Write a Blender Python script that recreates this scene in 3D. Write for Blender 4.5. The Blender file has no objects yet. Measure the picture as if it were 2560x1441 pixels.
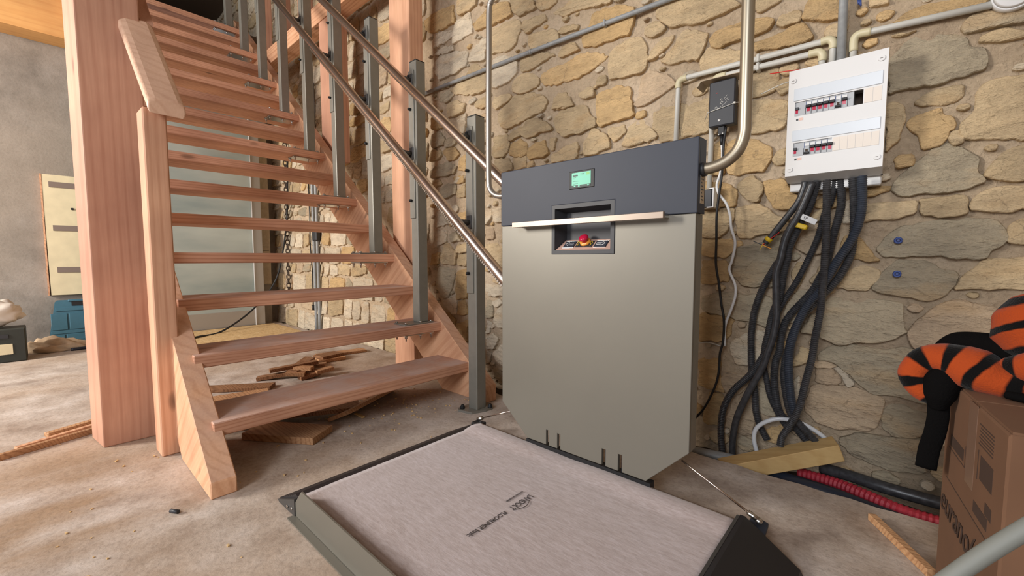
import bpy, bmesh, math, random
from mathutils import Vector, Matrix, noise

# ------------------------------------------------------------------ camera, world, lights
SC = bpy.context.scene
COL = SC.collection
PI = math.pi

cam_d = bpy.data.cameras.new('camera')
cam = bpy.data.objects.new('camera', cam_d)
COL.objects.link(cam)
cam.location = (0, 0, 0.70)
cam.rotation_euler = (math.radians(90 - 4.0), 0, math.radians(42.1))
cam_d.sensor_width = 36
cam_d.lens = 36 * 1063.0 / 2560.0
cam_d.clip_start = 0.02
SC.camera = cam

world = bpy.data.worlds.new('sky')
SC.world = world
world.use_nodes = True
bg = world.node_tree.nodes['Background']
bg.inputs['Color'].default_value = (0.86, 0.90, 1.0, 1)
bg.inputs['Strength'].default_value = 1.05


def area(name, loc, target, sx, sy, power, color):
    d = bpy.data.lights.new(name, 'AREA')
    d.shape = 'RECTANGLE'
    d.size = sx
    d.size_y = sy
    d.energy = power
    d.color = color
    o = bpy.data.objects.new(name, d)
    COL.objects.link(o)
    o.location = loc
    o.rotation_euler = (Vector(target) - Vector(loc)).to_track_quat('-Z', 'Y').to_euler()
    return o


# daylight through the big barn doorway on the side opposite the stone wall
area('doorway_daylight', (0.2, -3.5, 2.3), (-1.0, 1.6, 0.5), 1.3, 1.4, 135, (0.90, 0.94, 1.0))
# second, warmer opening further left, which rakes the stair and the far stone wall
area('side_doorway_daylight', (-3.9, -3.0, 2.0), (-2.9, 1.7, 0.7), 0.9, 1.3, 270, (1.0, 0.94, 0.86))

SC.view_settings.view_transform = 'Standard'
SC.view_settings.look = 'None'
SC.view_settings.gamma = 1
SC.view_settings.use_curve_mapping = False
SC.view_settings.exposure = -0.17


# ------------------------------------------------------------------ helpers
def lin(c):
    return tuple(((v / 255.0) / 12.92) if v / 255.0 <= 0.04045 else (((v / 255.0) + 0.055) / 1.055) ** 2.4 for v in c)


def rgba(c):
    return lin(c) + (1.0,)


class NT:
    def __init__(self, name):
        self.m = bpy.data.materials.new(name)
        self.m.use_nodes = True
        self.t = self.m.node_tree
        self.p = self.t.nodes['Principled BSDF']

    def n(self, kind, **kw):
        nd = self.t.nodes.new(kind)
        for k, v in kw.items():
            if k.startswith('i_'):
                key = k[2:]
                nd.inputs[int(key) if key.isdigit() else key.replace('_', ' ')].default_value = v
            else:
                setattr(nd, k, v)
        return nd

    def l(self, a, b):
        self.t.links.new(a, b)

    def mix(self, fac, a, b, blend='MIX'):
        nd = self.t.nodes.new('ShaderNodeMix')
        nd.data_type = 'RGBA'
        nd.blend_type = blend
        for inp, v in ((nd.inputs[0], fac), (nd.inputs[6], a), (nd.inputs[7], b)):
            if hasattr(v, 'is_linked'):
                self.l(v, inp)
            else:
                inp.default_value = v
        return nd.outputs[2]

    def ramp(self, src, stops):
        nd = self.t.nodes.new('ShaderNodeValToRGB')
        e = nd.color_ramp.elements
        while len(e) < len(stops):
            e.new(0.5)
        for el, (p, c) in zip(e, stops):
            el.position = p
            el.color = c
        self.l(src, nd.inputs[0])
        return nd.outputs[0]

    def bump(self, h, strength, dist=0.01, prev=None):
        b = self.n('ShaderNodeBump', i_Strength=strength, i_Distance=dist)
        self.l(h, b.inputs['Height'])
        if prev is not None:
            self.l(prev, b.inputs['Normal'])
        return b.outputs[0]


def plain(name, c, rough=0.5, metal=0.0, spec=0.5, noise_amt=0.0, noise_scale=30, bump=0.0, bscale=200, emit=None):
    k = NT(name)
    k.p.inputs['Base Color'].default_value = rgba(c)
    k.p.inputs['Roughness'].default_value = rough
    k.p.inputs['Metallic'].default_value = metal
    k.p.inputs['Specular IOR Level'].default_value = spec
    if noise_amt or bump:
        tc = k.n('ShaderNodeTexCoord')
    if noise_amt:
        nz = k.n('ShaderNodeTexNoise', i_Scale=noise_scale, i_Detail=4.0)
        k.l(tc.outputs['Object'], nz.inputs['Vector'])
        lo = tuple(v * (1 - noise_amt) for v in lin(c)) + (1,)
        hi = tuple(min(1, v * (1 + noise_amt)) for v in lin(c)) + (1,)
        k.l(k.ramp(nz.outputs[0], [(0.3, lo), (0.7, hi)]), k.p.inputs['Base Color'])
    if bump:
        nb = k.n('ShaderNodeTexNoise', i_Scale=bscale, i_Detail=3.0)
        k.l(tc.outputs['Object'], nb.inputs['Vector'])
        k.l(k.bump(nb.outputs[0], bump, 0.004), k.p.inputs['Normal'])
    if emit:
        k.p.inputs['Emission Color'].default_value = rgba(c)
        k.p.inputs['Emission Strength'].default_value = emit
    return k.m


def wood(name, light, dark, axis='Y', ang=0.0, dust=0.0, ring=26.0, knots=True, rough=0.62):
    """sawn timber: grain stretched along one axis, growth bands, sparse knots"""
    k = NT(name)
    tc = k.n('ShaderNodeTexCoord')
    oi = k.n('ShaderNodeObjectInfo')
    rnd = k.n('ShaderNodeVectorMath', operation='SCALE')
    k.l(oi.outputs['Random'], rnd.inputs['Scale'])
    rnd.inputs[0].default_value = (7.3, 11.7, 5.1)
    add = k.n('ShaderNodeVectorMath', operation='ADD')
    rot = k.n('ShaderNodeMapping')
    rot.inputs['Rotation'].default_value = (0, ang, 0)
    k.l(tc.outputs['Object'], rot.inputs['Vector'])
    k.l(rot.outputs[0], add.inputs[0])
    k.l(rnd.outputs[0], add.inputs[1])
    s = {'X': (0.05, 1, 1), 'Y': (1, 0.05, 1), 'Z': (1, 1, 0.05)}[axis]
    st = k.n('ShaderNodeMapping')
    st.inputs['Scale'].default_value = s
    k.l(add.outputs[0], st.inputs['Vector'])
    warp = k.n('ShaderNodeTexNoise', i_Scale=5.0, i_Detail=2.0)
    k.l(st.outputs[0], warp.inputs['Vector'])
    wmix = k.n('ShaderNodeVectorMath', operation='MULTIPLY_ADD')
    k.l(warp.outputs['Color'], wmix.inputs[0])
    wmix.inputs[1].default_value = (0.16, 0.16, 0.16)
    k.l(st.outputs[0], wmix.inputs[2])
    wave = k.n('ShaderNodeTexWave', wave_type='RINGS', rings_direction=axis, i_Scale=ring, i_Distortion=2.2, i_Detail=2.0)
    wave.inputs['Detail Scale'].default_value = 1.4
    k.l(wmix.outputs[0], wave.inputs['Vector'])
    fine = k.n('ShaderNodeTexNoise', i_Scale=140.0, i_Detail=4.0)
    k.l(st.outputs[0], fine.inputs['Vector'])
    big = k.n('ShaderNodeTexNoise', i_Scale=3.2, i_Detail=3.0)
    k.l(add.outputs[0], big.inputs['Vector'])
    L = rgba(light)
    D = rgba(dark)
    c1 = k.ramp(wave.outputs[0], [(0.0, L), (0.55, L), (1.0, D)])
    c2 = k.ramp(fine.outputs[0], [(0.35, D), (0.65, L)])
    c = k.mix(0.42, c1, c2)
    tint = k.ramp(big.outputs[0], [(0.3, (0.80, 0.74, 0.72, 1)), (0.7, (1.12, 1.10, 1.06, 1))])
    c = k.mix(1.0, c, tint, 'MULTIPLY')
    hv = k.n('ShaderNodeHueSaturation')
    mr = k.n('ShaderNodeMapRange', i_3=0.88, i_4=1.10)
    k.l(oi.outputs['Random'], mr.inputs[0])
    k.l(mr.outputs[0], hv.inputs['Value'])
    k.l(c, hv.inputs['Color'])
    c = hv.outputs[0]
    if knots:
        ks = k.n('ShaderNodeMapping')
        ks.inputs['Scale'].default_value = {'X': (2.4, 6, 6), 'Y': (6, 2.4, 6), 'Z': (6, 6, 2.4)}[axis]
        k.l(add.outputs[0], ks.inputs['Vector'])
        vo = k.n('ShaderNodeTexVoronoi', i_Scale=1.0)
        k.l(ks.outputs[0], vo.inputs['Vector'])
        kf = k.ramp(vo.outputs['Distance'], [(0.0, (0.85, 0.85, 0.85, 1)), (0.055, (0.6, 0.6, 0.6, 1)), (0.10, (0, 0, 0, 1))])
        c = k.mix(kf, c, rgba(tuple(int(v * 0.62) for v in dark)))
    if dust:
        dn = k.n('ShaderNodeTexNoise', i_Scale=9.0, i_Detail=6.0)
        k.l(tc.outputs['Object'], dn.inputs['Vector'])
        geo = k.n('ShaderNodeNewGeometry')
        sp = k.n('ShaderNodeSeparateXYZ')
        k.l(geo.outputs['True Normal'], sp.inputs[0])
        mm = k.n('ShaderNodeMath', operation='MULTIPLY')
        up = k.n('ShaderNodeMapRange', i_1=0.55, i_2=0.95, i_3=0.0, i_4=dust)
        k.l(sp.outputs['Z'], up.inputs[0])
        k.l(up.outputs[0], mm.inputs[0])
        dr = k.n('ShaderNodeMapRange', i_1=0.25, i_2=0.7)
        k.l(dn.outputs[0], dr.inputs[0])
        k.l(dr.outputs[0], mm.inputs[1])
        c = k.mix(mm.outputs[0], c, rgba((194, 176, 170)))
    k.l(c, k.p.inputs['Base Color'])
    k.p.inputs['Roughness'].default_value = rough
    k.p.inputs['Specular IOR Level'].default_value = 0.25
    k.l(k.bump(fine.outputs[0], 0.10, 0.003), k.p.inputs['Normal'])
    return k.m


# ------------------------------------------------------------------ materials
def mat_stone(name, painted):
    k = NT(name)
    tc = k.n('ShaderNodeTexCoord')
    oi = k.n('ShaderNodeObjectInfo')
    at = k.n('ShaderNodeAttribute', attribute_name='tone')
    base = at.outputs['Color'] if painted else oi.outputs['Color']
    n1 = k.n('ShaderNodeTexNoise', i_Scale=9.0, i_Detail=6.0, i_Roughness=0.6)
    n2 = k.n('ShaderNodeTexNoise', i_Scale=42.0, i_Detail=8.0, i_Roughness=0.65)
    n3 = k.n('ShaderNodeTexNoise', i_Scale=5.0, i_Detail=3.0)
    st = k.n('ShaderNodeMapping')
    st.inputs['Scale'].default_value = (1, 1, 2.6)
    st.inputs['Rotation'].default_value = (0, 0.12, 0)
    k.l(tc.outputs['Object'], st.inputs['Vector'])
    for n in (n1, n2, n3):
        k.l(st.outputs[0], n.inputs['Vector'])
    c = k.mix(0.85, base, k.ramp(n1.outputs[0], [(0.28, (0.72, 0.70, 0.69, 1)), (0.5, (0.98, 0.97, 0.95, 1)), (0.72, (1.16, 1.13, 1.08, 1))]), 'MULTIPLY')
    rust = k.ramp(n3.outputs[0], [(0.54, (0, 0, 0, 1)), (0.72, (0.34, 0.34, 0.34, 1))])
    c = k.mix(rust, c, rgba((206, 166, 114)))
    c = k.mix(0.55, c, k.ramp(n2.outputs[0], [(0.3, (0.80, 0.79, 0.78, 1)), (0.6, (1.05, 1.05, 1.04, 1))]), 'MULTIPLY')
    vw = k.n('ShaderNodeVectorMath', operation='MULTIPLY_ADD')
    k.l(n1.outputs['Color'], vw.inputs[0])
    vw.inputs[1].default_value = (0.06, 0.06, 0.06)
    k.l(tc.outputs['Object'], vw.inputs[2])
    fs = k.n('ShaderNodeMapping')
    fs.inputs['Scale'].default_value = (1, 1, 1.8)
    fs.inputs['Rotation'].default_value = (0, 0.25, 0)
    k.l(vw.outputs[0], fs.inputs['Vector'])
    vf = k.n('ShaderNodeTexVoronoi', feature='DISTANCE_TO_EDGE', i_Scale=6.5)
    k.l(fs.outputs[0], vf.inputs['Vector'])
    fis = k.ramp(vf.outputs['Distance'], [(0.0, (1, 1, 1, 1)), (0.012, (0, 0, 0, 1))])
    gate = k.ramp(n3.outputs[0], [(0.46, (0, 0, 0, 1)), (0.56, (0.55, 0.55, 0.55, 1))])
    c = k.mix(k.mix(1.0, fis, gate, 'MULTIPLY'), c, rgba((120, 104, 84)))
    k.l(c, k.p.inputs['Base Color'])
    k.p.inputs['Roughness'].default_value = 0.9
    k.p.inputs['Specular IOR Level'].default_value = 0.15
    b1 = k.bump(n1.outputs[0], 0.8, 0.05)
    k.l(k.bump(n2.outputs[0], 0.5, 0.009, b1), k.p.inputs['Normal'])
    return k.m


def mat_mortar():
    k = NT('lime_mortar')
    tc = k.n('ShaderNodeTexCoord')
    n1 = k.n('ShaderNodeTexNoise', i_Scale=3.0, i_Detail=5.0)
    n2 = k.n('ShaderNodeTexNoise', i_Scale=55.0, i_Detail=8.0, i_Roughness=0.7)
    n3 = k.n('ShaderNodeTexVoronoi', i_Scale=60.0)
    for n in (n1, n2, n3):
        k.l(tc.outputs['Object'], n.inputs['Vector'])
    c = k.ramp(n1.outputs[0], [(0.3, rgba((188, 167, 142))), (0.5, rgba((206, 185, 157))), (0.72, rgba((220, 200, 174)))])
    c = k.mix(0.8, c, k.ramp(n2.outputs[0], [(0.3, (0.78, 0.76, 0.74, 1)), (0.62, (1.06, 1.05, 1.04, 1))]), 'MULTIPLY')
    k.l(c, k.p.inputs['Base Color'])
    k.p.inputs['Roughness'].default_value = 1.05
    k.p.inputs['Specular IOR Level'].default_value = 0.1
    b = k.bump(n2.outputs[0], 0.9, 0.016)
    k.l(k.bump(n3.outputs['Distance'], 0.5, 0.006, b), k.p.inputs['Normal'])
    return k.m


def mat_concrete(name, cols, s1, dustcol=None, speck=0.35, streak=None):
    k = NT(name)
    tc = k.n('ShaderNodeTexCoord')
    n1 = k.n('ShaderNodeTexNoise', i_Scale=s1, i_Detail=6.0, i_Roughness=0.62)
    n2 = k.n('ShaderNodeTexNoise', i_Scale=70.0, i_Detail=8.0, i_Roughness=0.7)
    n3 = k.n('ShaderNodeTexNoise', i_Scale=1.1, i_Detail=5.0)
    for n in (n1, n2, n3):
        k.l(tc.outputs['Object'], n.inputs['Vector'])
    c = k.ramp(n1.outputs[0], [(0.3, rgba(cols[0])), (0.5, rgba(cols[1])), (0.7, rgba(cols[2]))])
    if dustcol:
        f = k.ramp(n3.outputs[0], [(0.45, (0, 0, 0, 1)), (0.66, (0.65, 0.65, 0.65, 1))])
        c = k.mix(f, c, rgba(dustcol))
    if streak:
        # soft streak shadows painted into the floor colour in front of the stair
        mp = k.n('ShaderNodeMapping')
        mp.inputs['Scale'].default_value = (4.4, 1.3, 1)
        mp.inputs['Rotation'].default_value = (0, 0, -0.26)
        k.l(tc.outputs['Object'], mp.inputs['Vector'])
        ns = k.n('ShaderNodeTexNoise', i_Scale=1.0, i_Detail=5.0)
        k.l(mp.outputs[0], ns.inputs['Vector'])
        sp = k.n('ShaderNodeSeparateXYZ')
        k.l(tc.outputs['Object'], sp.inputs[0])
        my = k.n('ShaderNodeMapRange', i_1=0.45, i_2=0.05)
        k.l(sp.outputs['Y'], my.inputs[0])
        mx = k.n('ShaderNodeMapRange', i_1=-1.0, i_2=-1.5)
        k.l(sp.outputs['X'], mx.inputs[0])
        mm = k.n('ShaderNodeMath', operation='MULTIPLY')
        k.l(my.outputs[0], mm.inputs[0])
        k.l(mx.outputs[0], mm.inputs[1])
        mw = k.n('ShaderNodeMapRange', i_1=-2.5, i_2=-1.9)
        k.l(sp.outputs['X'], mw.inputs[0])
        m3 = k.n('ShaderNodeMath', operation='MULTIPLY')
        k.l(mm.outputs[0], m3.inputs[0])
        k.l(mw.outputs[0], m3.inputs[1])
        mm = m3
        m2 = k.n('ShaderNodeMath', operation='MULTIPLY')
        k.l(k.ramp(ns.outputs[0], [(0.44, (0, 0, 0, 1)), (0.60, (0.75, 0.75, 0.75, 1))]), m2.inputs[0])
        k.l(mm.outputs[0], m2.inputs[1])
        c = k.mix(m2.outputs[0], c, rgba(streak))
    c = k.mix(speck, c, k.ramp(n2.outputs[0], [(0.32, (0.62, 0.60, 0.58, 1)), (0.5, (1, 1, 1, 1)), (0.68, (1.15, 1.14, 1.13, 1))]), 'MULTIPLY')
    k.l(c, k.p.inputs['Base Color'])
    k.p.inputs['Roughness'].default_value = 0.88
    k.p.inputs['Specular IOR Level'].default_value = 0.2
    b = k.bump(n1.outputs[0], 0.25, 0.02)
    k.l(k.bump(n2.outputs[0], 0.35, 0.004, b), k.p.inputs['Normal'])
    return k.m


def mat_fleece_liner():
    k = NT('grey_felt')
    tc = k.n('ShaderNodeTexCoord')
    mp = k.n('ShaderNodeMapping')
    mp.inputs['Scale'].default_value = (40, 170, 60)
    mp.inputs['Rotation'].default_value = (0, 0, -0.35)
    k.l(tc.outputs['Object'], mp.inputs['Vector'])
    n1 = k.n('ShaderNodeTexNoise', i_Scale=1.0, i_Detail=6.0, i_Roughness=0.7)
    k.l(mp.outputs[0], n1.inputs['Vector'])
    n2 = k.n('ShaderNodeTexNoise', i_Scale=4.0, i_Detail=4.0)
    k.l(tc.outputs['Object'], n2.inputs['Vector'])
    c = k.ramp(n1.outputs[0], [(0.3, rgba((162, 148, 144))), (0.5, rgba((178, 165, 163))), (0.7, rgba((192, 181, 182)))])
    c = k.mix(0.5, c, k.ramp(n2.outputs[0], [(0.3, (0.90, 0.85, 0.80, 1)), (0.7, (1.04, 1.04, 1.05, 1))]), 'MULTIPLY')
    k.l(c, k.p.inputs['Base Color'])
    k.p.inputs['Roughness'].default_value = 1.05
    k.p.inputs['Specular IOR Level'].default_value = 0.1
    k.p.inputs['Sheen Weight'].default_value = 0.25
    k.l(k.bump(n1.outputs[0], 0.3, 0.003), k.p.inputs['Normal'])
    return k.m


def mat_stripes():
    k = NT('tiger_fleece')
    tc = k.n('ShaderNodeTexCoord')
    nz = k.n('ShaderNodeTexNoise', i_Scale=16.0, i_Detail=4.0)
    k.l(tc.outputs['Object'], nz.inputs['Vector'])
    ma = k.n('ShaderNodeVectorMath', operation='MULTIPLY_ADD')
    k.l(nz.outputs['Color'], ma.inputs[0])
    ma.inputs[1].default_value = (0.11, 0.11, 0.11)
    k.l(tc.outputs['UV'], ma.inputs[2])
    wv = k.n('ShaderNodeTexWave', wave_type='BANDS', bands_direction='X', i_Scale=1.0)
    k.l(ma.outputs[0], wv.inputs['Vector'])
    f = k.ramp(wv.outputs[0], [(0.56, (0, 0, 0, 1)), (0.78, (1, 1, 1, 1))])
    c = k.mix(f, rgba((158, 66, 30)), rgba((16, 15, 15)))
    k.l(c, k.p.inputs['Base Color'])
    k.p.inputs['Roughness'].default_value = 1.0
    k.p.inputs['Specular IOR Level'].default_value = 0.05
    k.p.inputs['Sheen Weight'].default_value = 0.08
    n2 = k.n('ShaderNodeTexNoise', i_Scale=300.0, i_Detail=3.0)
    k.l(tc.outputs['Object'], n2.inputs['Vector'])
    k.l(k.bump(n2.outputs[0], 0.5, 0.003), k.p.inputs['Normal'])
    return k.m


def screen_mat():
    k = NT('backlit_screen')
    k.p.inputs['Base Color'].default_value = rgba((20, 34, 30))
    k.p.inputs['Roughness'].default_value = 0.3
    k.p.inputs['Emission Color'].default_value = rgba((150, 238, 202))
    k.p.inputs['Emission Strength'].default_value = 1.0
    k.p.inputs['Specular IOR Level'].default_value = 0.1
    return k.m


def mat_translucent_sheet():
    k = NT('polycarbonate_sheet')
    tc = k.n('ShaderNodeTexCoord')
    n1 = k.n('ShaderNodeTexNoise', i_Scale=2.2, i_Detail=4.0)
    mp = k.n('ShaderNodeMapping')
    mp.inputs['Scale'].default_value = (1, 0.6, 2.2)
    k.l(tc.outputs['Object'], mp.inputs['Vector'])
    k.l(mp.outputs[0], n1.inputs['Vector'])
    k.l(k.ramp(n1.outputs[0], [(0.3, rgba((138, 150, 146))), (0.55, rgba((166, 172, 164))), (0.75, rgba((180, 186, 176)))]), k.p.inputs['Base Color'])
    k.p.inputs['Roughness'].default_value = 0.35
    return k.m


FIR_L, FIR_D = (214, 166, 138), (186, 134, 106)
M = {
    'stone': mat_stone('limestone', False), 'rubble': mat_stone('limestone_rubble', True), 'mortar': mat_mortar(),
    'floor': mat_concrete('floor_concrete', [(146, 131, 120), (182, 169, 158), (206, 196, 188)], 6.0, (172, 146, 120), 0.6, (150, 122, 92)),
    'dirt': mat_concrete('trench_dirt', [(52, 44, 36), (74, 64, 52), (96, 84, 70)], 9.0),
    'wall': mat_concrete('wall_concrete', [(112, 106, 99), (142, 135, 127), (166, 158, 150)], 3.2, (158, 146, 132), 0.3),
    'plaster': plain('pale_unseen_wall', (206, 198, 188), 0.9),
    'ceiling': plain('dark_boards', (92, 74, 58), 0.8),
    'fir_y': wood('fir_tread', FIR_L, FIR_D, 'Y', dust=0.75),
    'fir_z': wood('fir_post', (194, 150, 127), (178, 132, 110), 'Z', ring=9.0),
    'fir_zl': wood('fir_timber', (220, 174, 144), (198, 148, 118), 'Z', ring=12.0),
    'fir_x': wood('fir_beam', (222, 176, 142), (194, 142, 108), 'X', ring=14.0),
    'fir_s': wood('fir_stringer', (222, 176, 142), (202, 152, 118), 'X', ang=math.atan(0.8375), dust=0.6, ring=10.0),
    'fir_h': wood('fir_handrail', (228, 192, 166), (214, 174, 148), 'X', ang=math.atan(1.23), ring=12.0, knots=False, rough=0.4),
    'glulam': wood('glulam_spruce', (226, 178, 116), (216, 164, 104), 'Y', knots=False, ring=8.0),
    'scrap': wood('stained_scrap', (156, 116, 84), (112, 76, 50), 'X', knots=False),
    'scrap_l': wood('scrap_timber', (190, 150, 112), (150, 108, 76), 'X', knots=False),
    'batten': wood('yellow_batten', (200, 170, 118), (188, 156, 104), 'X', knots=False, ring=8.0),
    'post': plain('powder_coat_grey', (132, 129, 120), 0.42, 0.35, noise_amt=0.05),
    'post_d': plain('powder_coat_dark', (70, 68, 66), 0.5, 0.2),
    'steel': plain('polished_steel', (206, 192, 182), 0.27, 1.0),
    'tube': plain('champagne_tube', (158, 148, 130), 0.38, 0.8),
    'tube_l': plain('grey_tube', (160, 154, 146), 0.38, 0.8),
    'panel': plain('champagne_panel', (120, 116, 106), 0.42, 0.35, noise_amt=0.02, noise_scale=6),
    'anth': plain('anthracite_panel', (52, 56, 66), 0.5, 0.0, spec=0.3, noise_amt=0.03, noise_scale=8),
    'blackp': plain('black_plastic', (40, 41, 43), 0.5),
    'charcoal': plain('charcoal_plastic', (46, 47, 51), 0.5),
    'rubber': plain('black_rubber', (22, 22, 24), 0.55),
    'ramp': plain('ribbed_black_ramp', (44, 43, 46), 0.4, 0.3),
    'zinc': plain('zinc_plated', (200, 198, 194), 0.28, 1.0),
    'alu': plain('brushed_champagne_bar', (150, 136, 124), 0.36, 0.6),
    'rose': plain('rose_metal_plate', (200, 164, 148), 0.4, 0.2),
    'white': plain('white_plastic', (214, 213, 211), 0.4),
    'white2': plain('ivory_blank', (222, 212, 200), 0.45),
    'brk': plain('breaker_grey', (168, 170, 172), 0.4),
    'labelstrip': plain('translucent_label_strip', (200, 206, 212), 0.3),
    'pvc': plain('grey_white_pvc', (196, 194, 186), 0.4),
    'pvc_b': plain('beige_pvc_elbow', (204, 194, 160), 0.4),
    'pipe_g': plain('grey_pvc', (146, 148, 148), 0.45, noise_amt=0.12, noise_scale=60),
    'conduit': plain('black_corrugated', (58, 58, 60), 0.34, noise_amt=0.35, noise_scale=90),
    'conduit_b': plain('blue_black_corrugated', (54, 60, 70), 0.4, noise_amt=0.2, noise_scale=90),
    'red': plain('red_corrugated', (170, 44, 58), 0.5, noise_amt=0.15, noise_scale=40),
    'navy': plain('navy_pipe', (38, 44, 56), 0.35),
    'greyhose': plain('grey_hose', (116, 118, 112), 0.6),
    'milky': plain('milky_tube', (206, 208, 210), 0.3),
    'felt': mat_fleece_liner(),
    'ink': plain('grey_ink', (70, 64, 64), 0.8),
    'inkl': plain('pale_print', (208, 206, 200), 0.6),
    'inkb': plain('brown_print', (66, 48, 38), 0.8),
    'lcd': screen_mat(),
    'lcdtxt': plain('screen_text', (40, 62, 56), 0.5),
    'green': plain('screen_green', (80, 150, 50), 0.4, emit=0.3),
    'redbtn': plain('red_button', (178, 24, 58), 0.15),
    'amber': plain('amber_ring', (226, 150, 60), 0.3, emit=0.15),
    'yellow': plain('yellow_tape', (222, 184, 40), 0.5),
    'redw': plain('red_wire', (200, 46, 40), 0.5),
    'bluew': plain('blue_plug', (58, 78, 138), 0.5),
    'card': plain('brown_cardboard', (108, 77, 55), 0.85, noise_amt=0.08, noise_scale=10),
    'cardtape': plain('clear_tape', (122, 96, 80), 0.35),
    'tiger': mat_stripes(),
    'blackcloth': plain('black_fleece', (14, 13, 13), 1.0, spec=0.05, bump=0.4, bscale=260),
    'sheet': mat_translucent_sheet(),
    'alu_f': plain('aluminium_frame', (170, 164, 156), 0.4, 0.5),
    'board': plain('cream_board', (222, 208, 172), 0.7, noise_amt=0.06, noise_scale=14),
    'boardg': plain('grey_strip', (128, 112, 102), 0.7),
    'plankb': plain('grey_plank', (176, 160, 136), 0.8, noise_amt=0.1),
    'teal': plain('teal_plastic', (62, 106, 124), 0.5, noise_amt=0.05),
    'teal_d': plain('dark_teal_plastic', (34, 62, 76), 0.5),
    'bincol': plain('dark_green_box', (46, 48, 42), 0.6),
    'rag': plain('tan_rag', (184, 160, 132), 0.95, noise_amt=0.15),
    'bag': plain('white_bag', (226, 216, 204), 0.7),
    'osb': mat_concrete('chipboard', [(176, 142, 98), (202, 170, 122), (216, 188, 144)], 40.0),
    'cork': plain('dark_cork', (70, 58, 48), 0.9),
}


def new_bm():
    return bmesh.new()


def box(bm, x0, x1, y0, y1, z0, z1, bev=0.0, mtx=None, seg=1):
    pts = [(x, y, z) for x in (x0, x1) for y in (y0, y1) for z in (z0, z1)]
    vs = [bm.verts.new(p) for p in pts]
    fs = []
    for q in ((0, 1, 3, 2), (4, 6, 7, 5), (0, 4, 5, 1), (2, 3, 7, 6), (0, 2, 6, 4), (1, 5, 7, 3)):
        fs.append(bm.faces.new([vs[i] for i in q]))
    if bev:
        es = list({e for f in fs for e in f.edges})
        r = bmesh.ops.bevel(bm, geom=es, offset=bev, segments=seg, affect='EDGES', profile=0.5)
        vs = list({v for f in r['faces'] for v in f.verts} | {v for v in vs if v.is_valid})
    if mtx is not None:
        bmesh.ops.transform(bm, matrix=mtx, verts=[v for v in vs if v.is_valid])
    return vs


def prism(bm, pts, axis, a, b, mtx=None):
    """pts: 2D outline in the plane across `axis` ('X': (y,z), 'Y': (x,z), 'Z': (x,y))"""
    def P(u, w, t):
        return {'X': (t, u, w), 'Y': (u, t, w), 'Z': (u, w, t)}[axis]
    lo = [bm.verts.new(P(u, w, a)) for u, w in pts]
    hi = [bm.verts.new(P(u, w, b)) for u, w in pts]
    n = len(pts)
    bm.faces.new(lo)
    bm.faces.new(list(reversed(hi)))
    for i in range(n):
        bm.faces.new((lo[i], lo[(i + 1) % n], hi[(i + 1) % n], hi[i]))
    if mtx is not None:
        bmesh.ops.transform(bm, matrix=mtx, verts=lo + hi)
    return lo + hi


def smooth_path(pts, sub=6):
    """Catmull-Rom through the points"""
    P = [Vector(p) for p in pts]
    if len(P) < 3:
        return P
    out = []
    for i in range(len(P) - 1):
        p0 = P[i - 1] if i else P[0] * 2 - P[1]
        p1, p2 = P[i], P[i + 1]
        p3 = P[i + 2] if i + 2 < len(P) else P[-1] * 2 - P[-2]
        for k in range(sub):
            t = k / sub
            out.append(0.5 * ((2 * p1) + (p2 - p0) * t + (2 * p0 - 5 * p1 + 4 * p2 - p3) * t * t + (3 * p1 - p0 - 3 * p2 + p3) * t ** 3))
    out.append(P[-1])
    return out


def resample(pts, step):
    P = [Vector(p) for p in pts]
    out = [P[0].copy()]
    need = step
    for a, b in zip(P, P[1:]):
        d = (b - a).length
        if d < 1e-9:
            continue
        pos = 0.0
        while d - pos >= need:
            pos += need
            out.append(a.lerp(b, pos / d))
            need = step
        need -= (d - pos)
    if (out[-1] - P[-1]).length > step * 0.3:
        out.append(P[-1])
    return out


def tube(bm, pts, r, seg=10, cap=True, radii=None, uv=False):
    P = [Vector(p) for p in pts]
    n = len(P)
    rings = []
    prev = None
    for i in range(n):
        t = (P[min(i + 1, n - 1)] - P[max(i - 1, 0)])
        if t.length < 1e-9:
            t = Vector((0, 0, 1))
        t.normalize()
        if prev is None:
            a = Vector((0, 0, 1)) if abs(t.z) < 0.9 else Vector((1, 0, 0))
            u = t.cross(a).normalized()
        else:
            u = (prev - t * prev.dot(t))
            u = u.normalized() if u.length > 1e-6 else t.orthogonal().normalized()
        prev = u
        w = t.cross(u)
        rr = radii[i] if radii else r
        rings.append([bm.verts.new(P[i] + (u * math.cos(2 * PI * k / seg) + w * math.sin(2 * PI * k / seg)) * rr) for k in range(seg)])
    lay = bm.loops.layers.uv.verify() if uv else None
    ln = [0.0]
    for a, b in zip(P, P[1:]):
        ln.append(ln[-1] + (b - a).length)
    for i in range(n - 1):
        for k in range(seg):
            f = bm.faces.new((rings[i][k], rings[i][(k + 1) % seg], rings[i + 1][(k + 1) % seg], rings[i + 1][k]))
            f.smooth = True
            if lay:
                for lp, (ii, kk) in zip(f.loops, ((i, k), (i, k + 1), (i + 1, k + 1), (i + 1, k))):
                    lp[lay].uv = (ln[ii], kk / seg)
    if cap:
        bm.faces.new(list(reversed(rings[0])))
        bm.faces.new(rings[-1])
    return rings


def corrugated(bm, pts, r, pitch=0.0064, depth=0.0020, seg=16):
    P = resample(smooth_path(pts, 10), pitch / 2)
    tube(bm, P, r, seg, True, [r if i % 2 else r - depth for i in range(len(P))])
    for f in bm.faces:
        f.smooth = False


def cyl(bm, p0, p1, r, seg=16, r1=None):
    return tube(bm, [p0, p1], r, seg, True, [r, r if r1 is None else r1])


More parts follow.
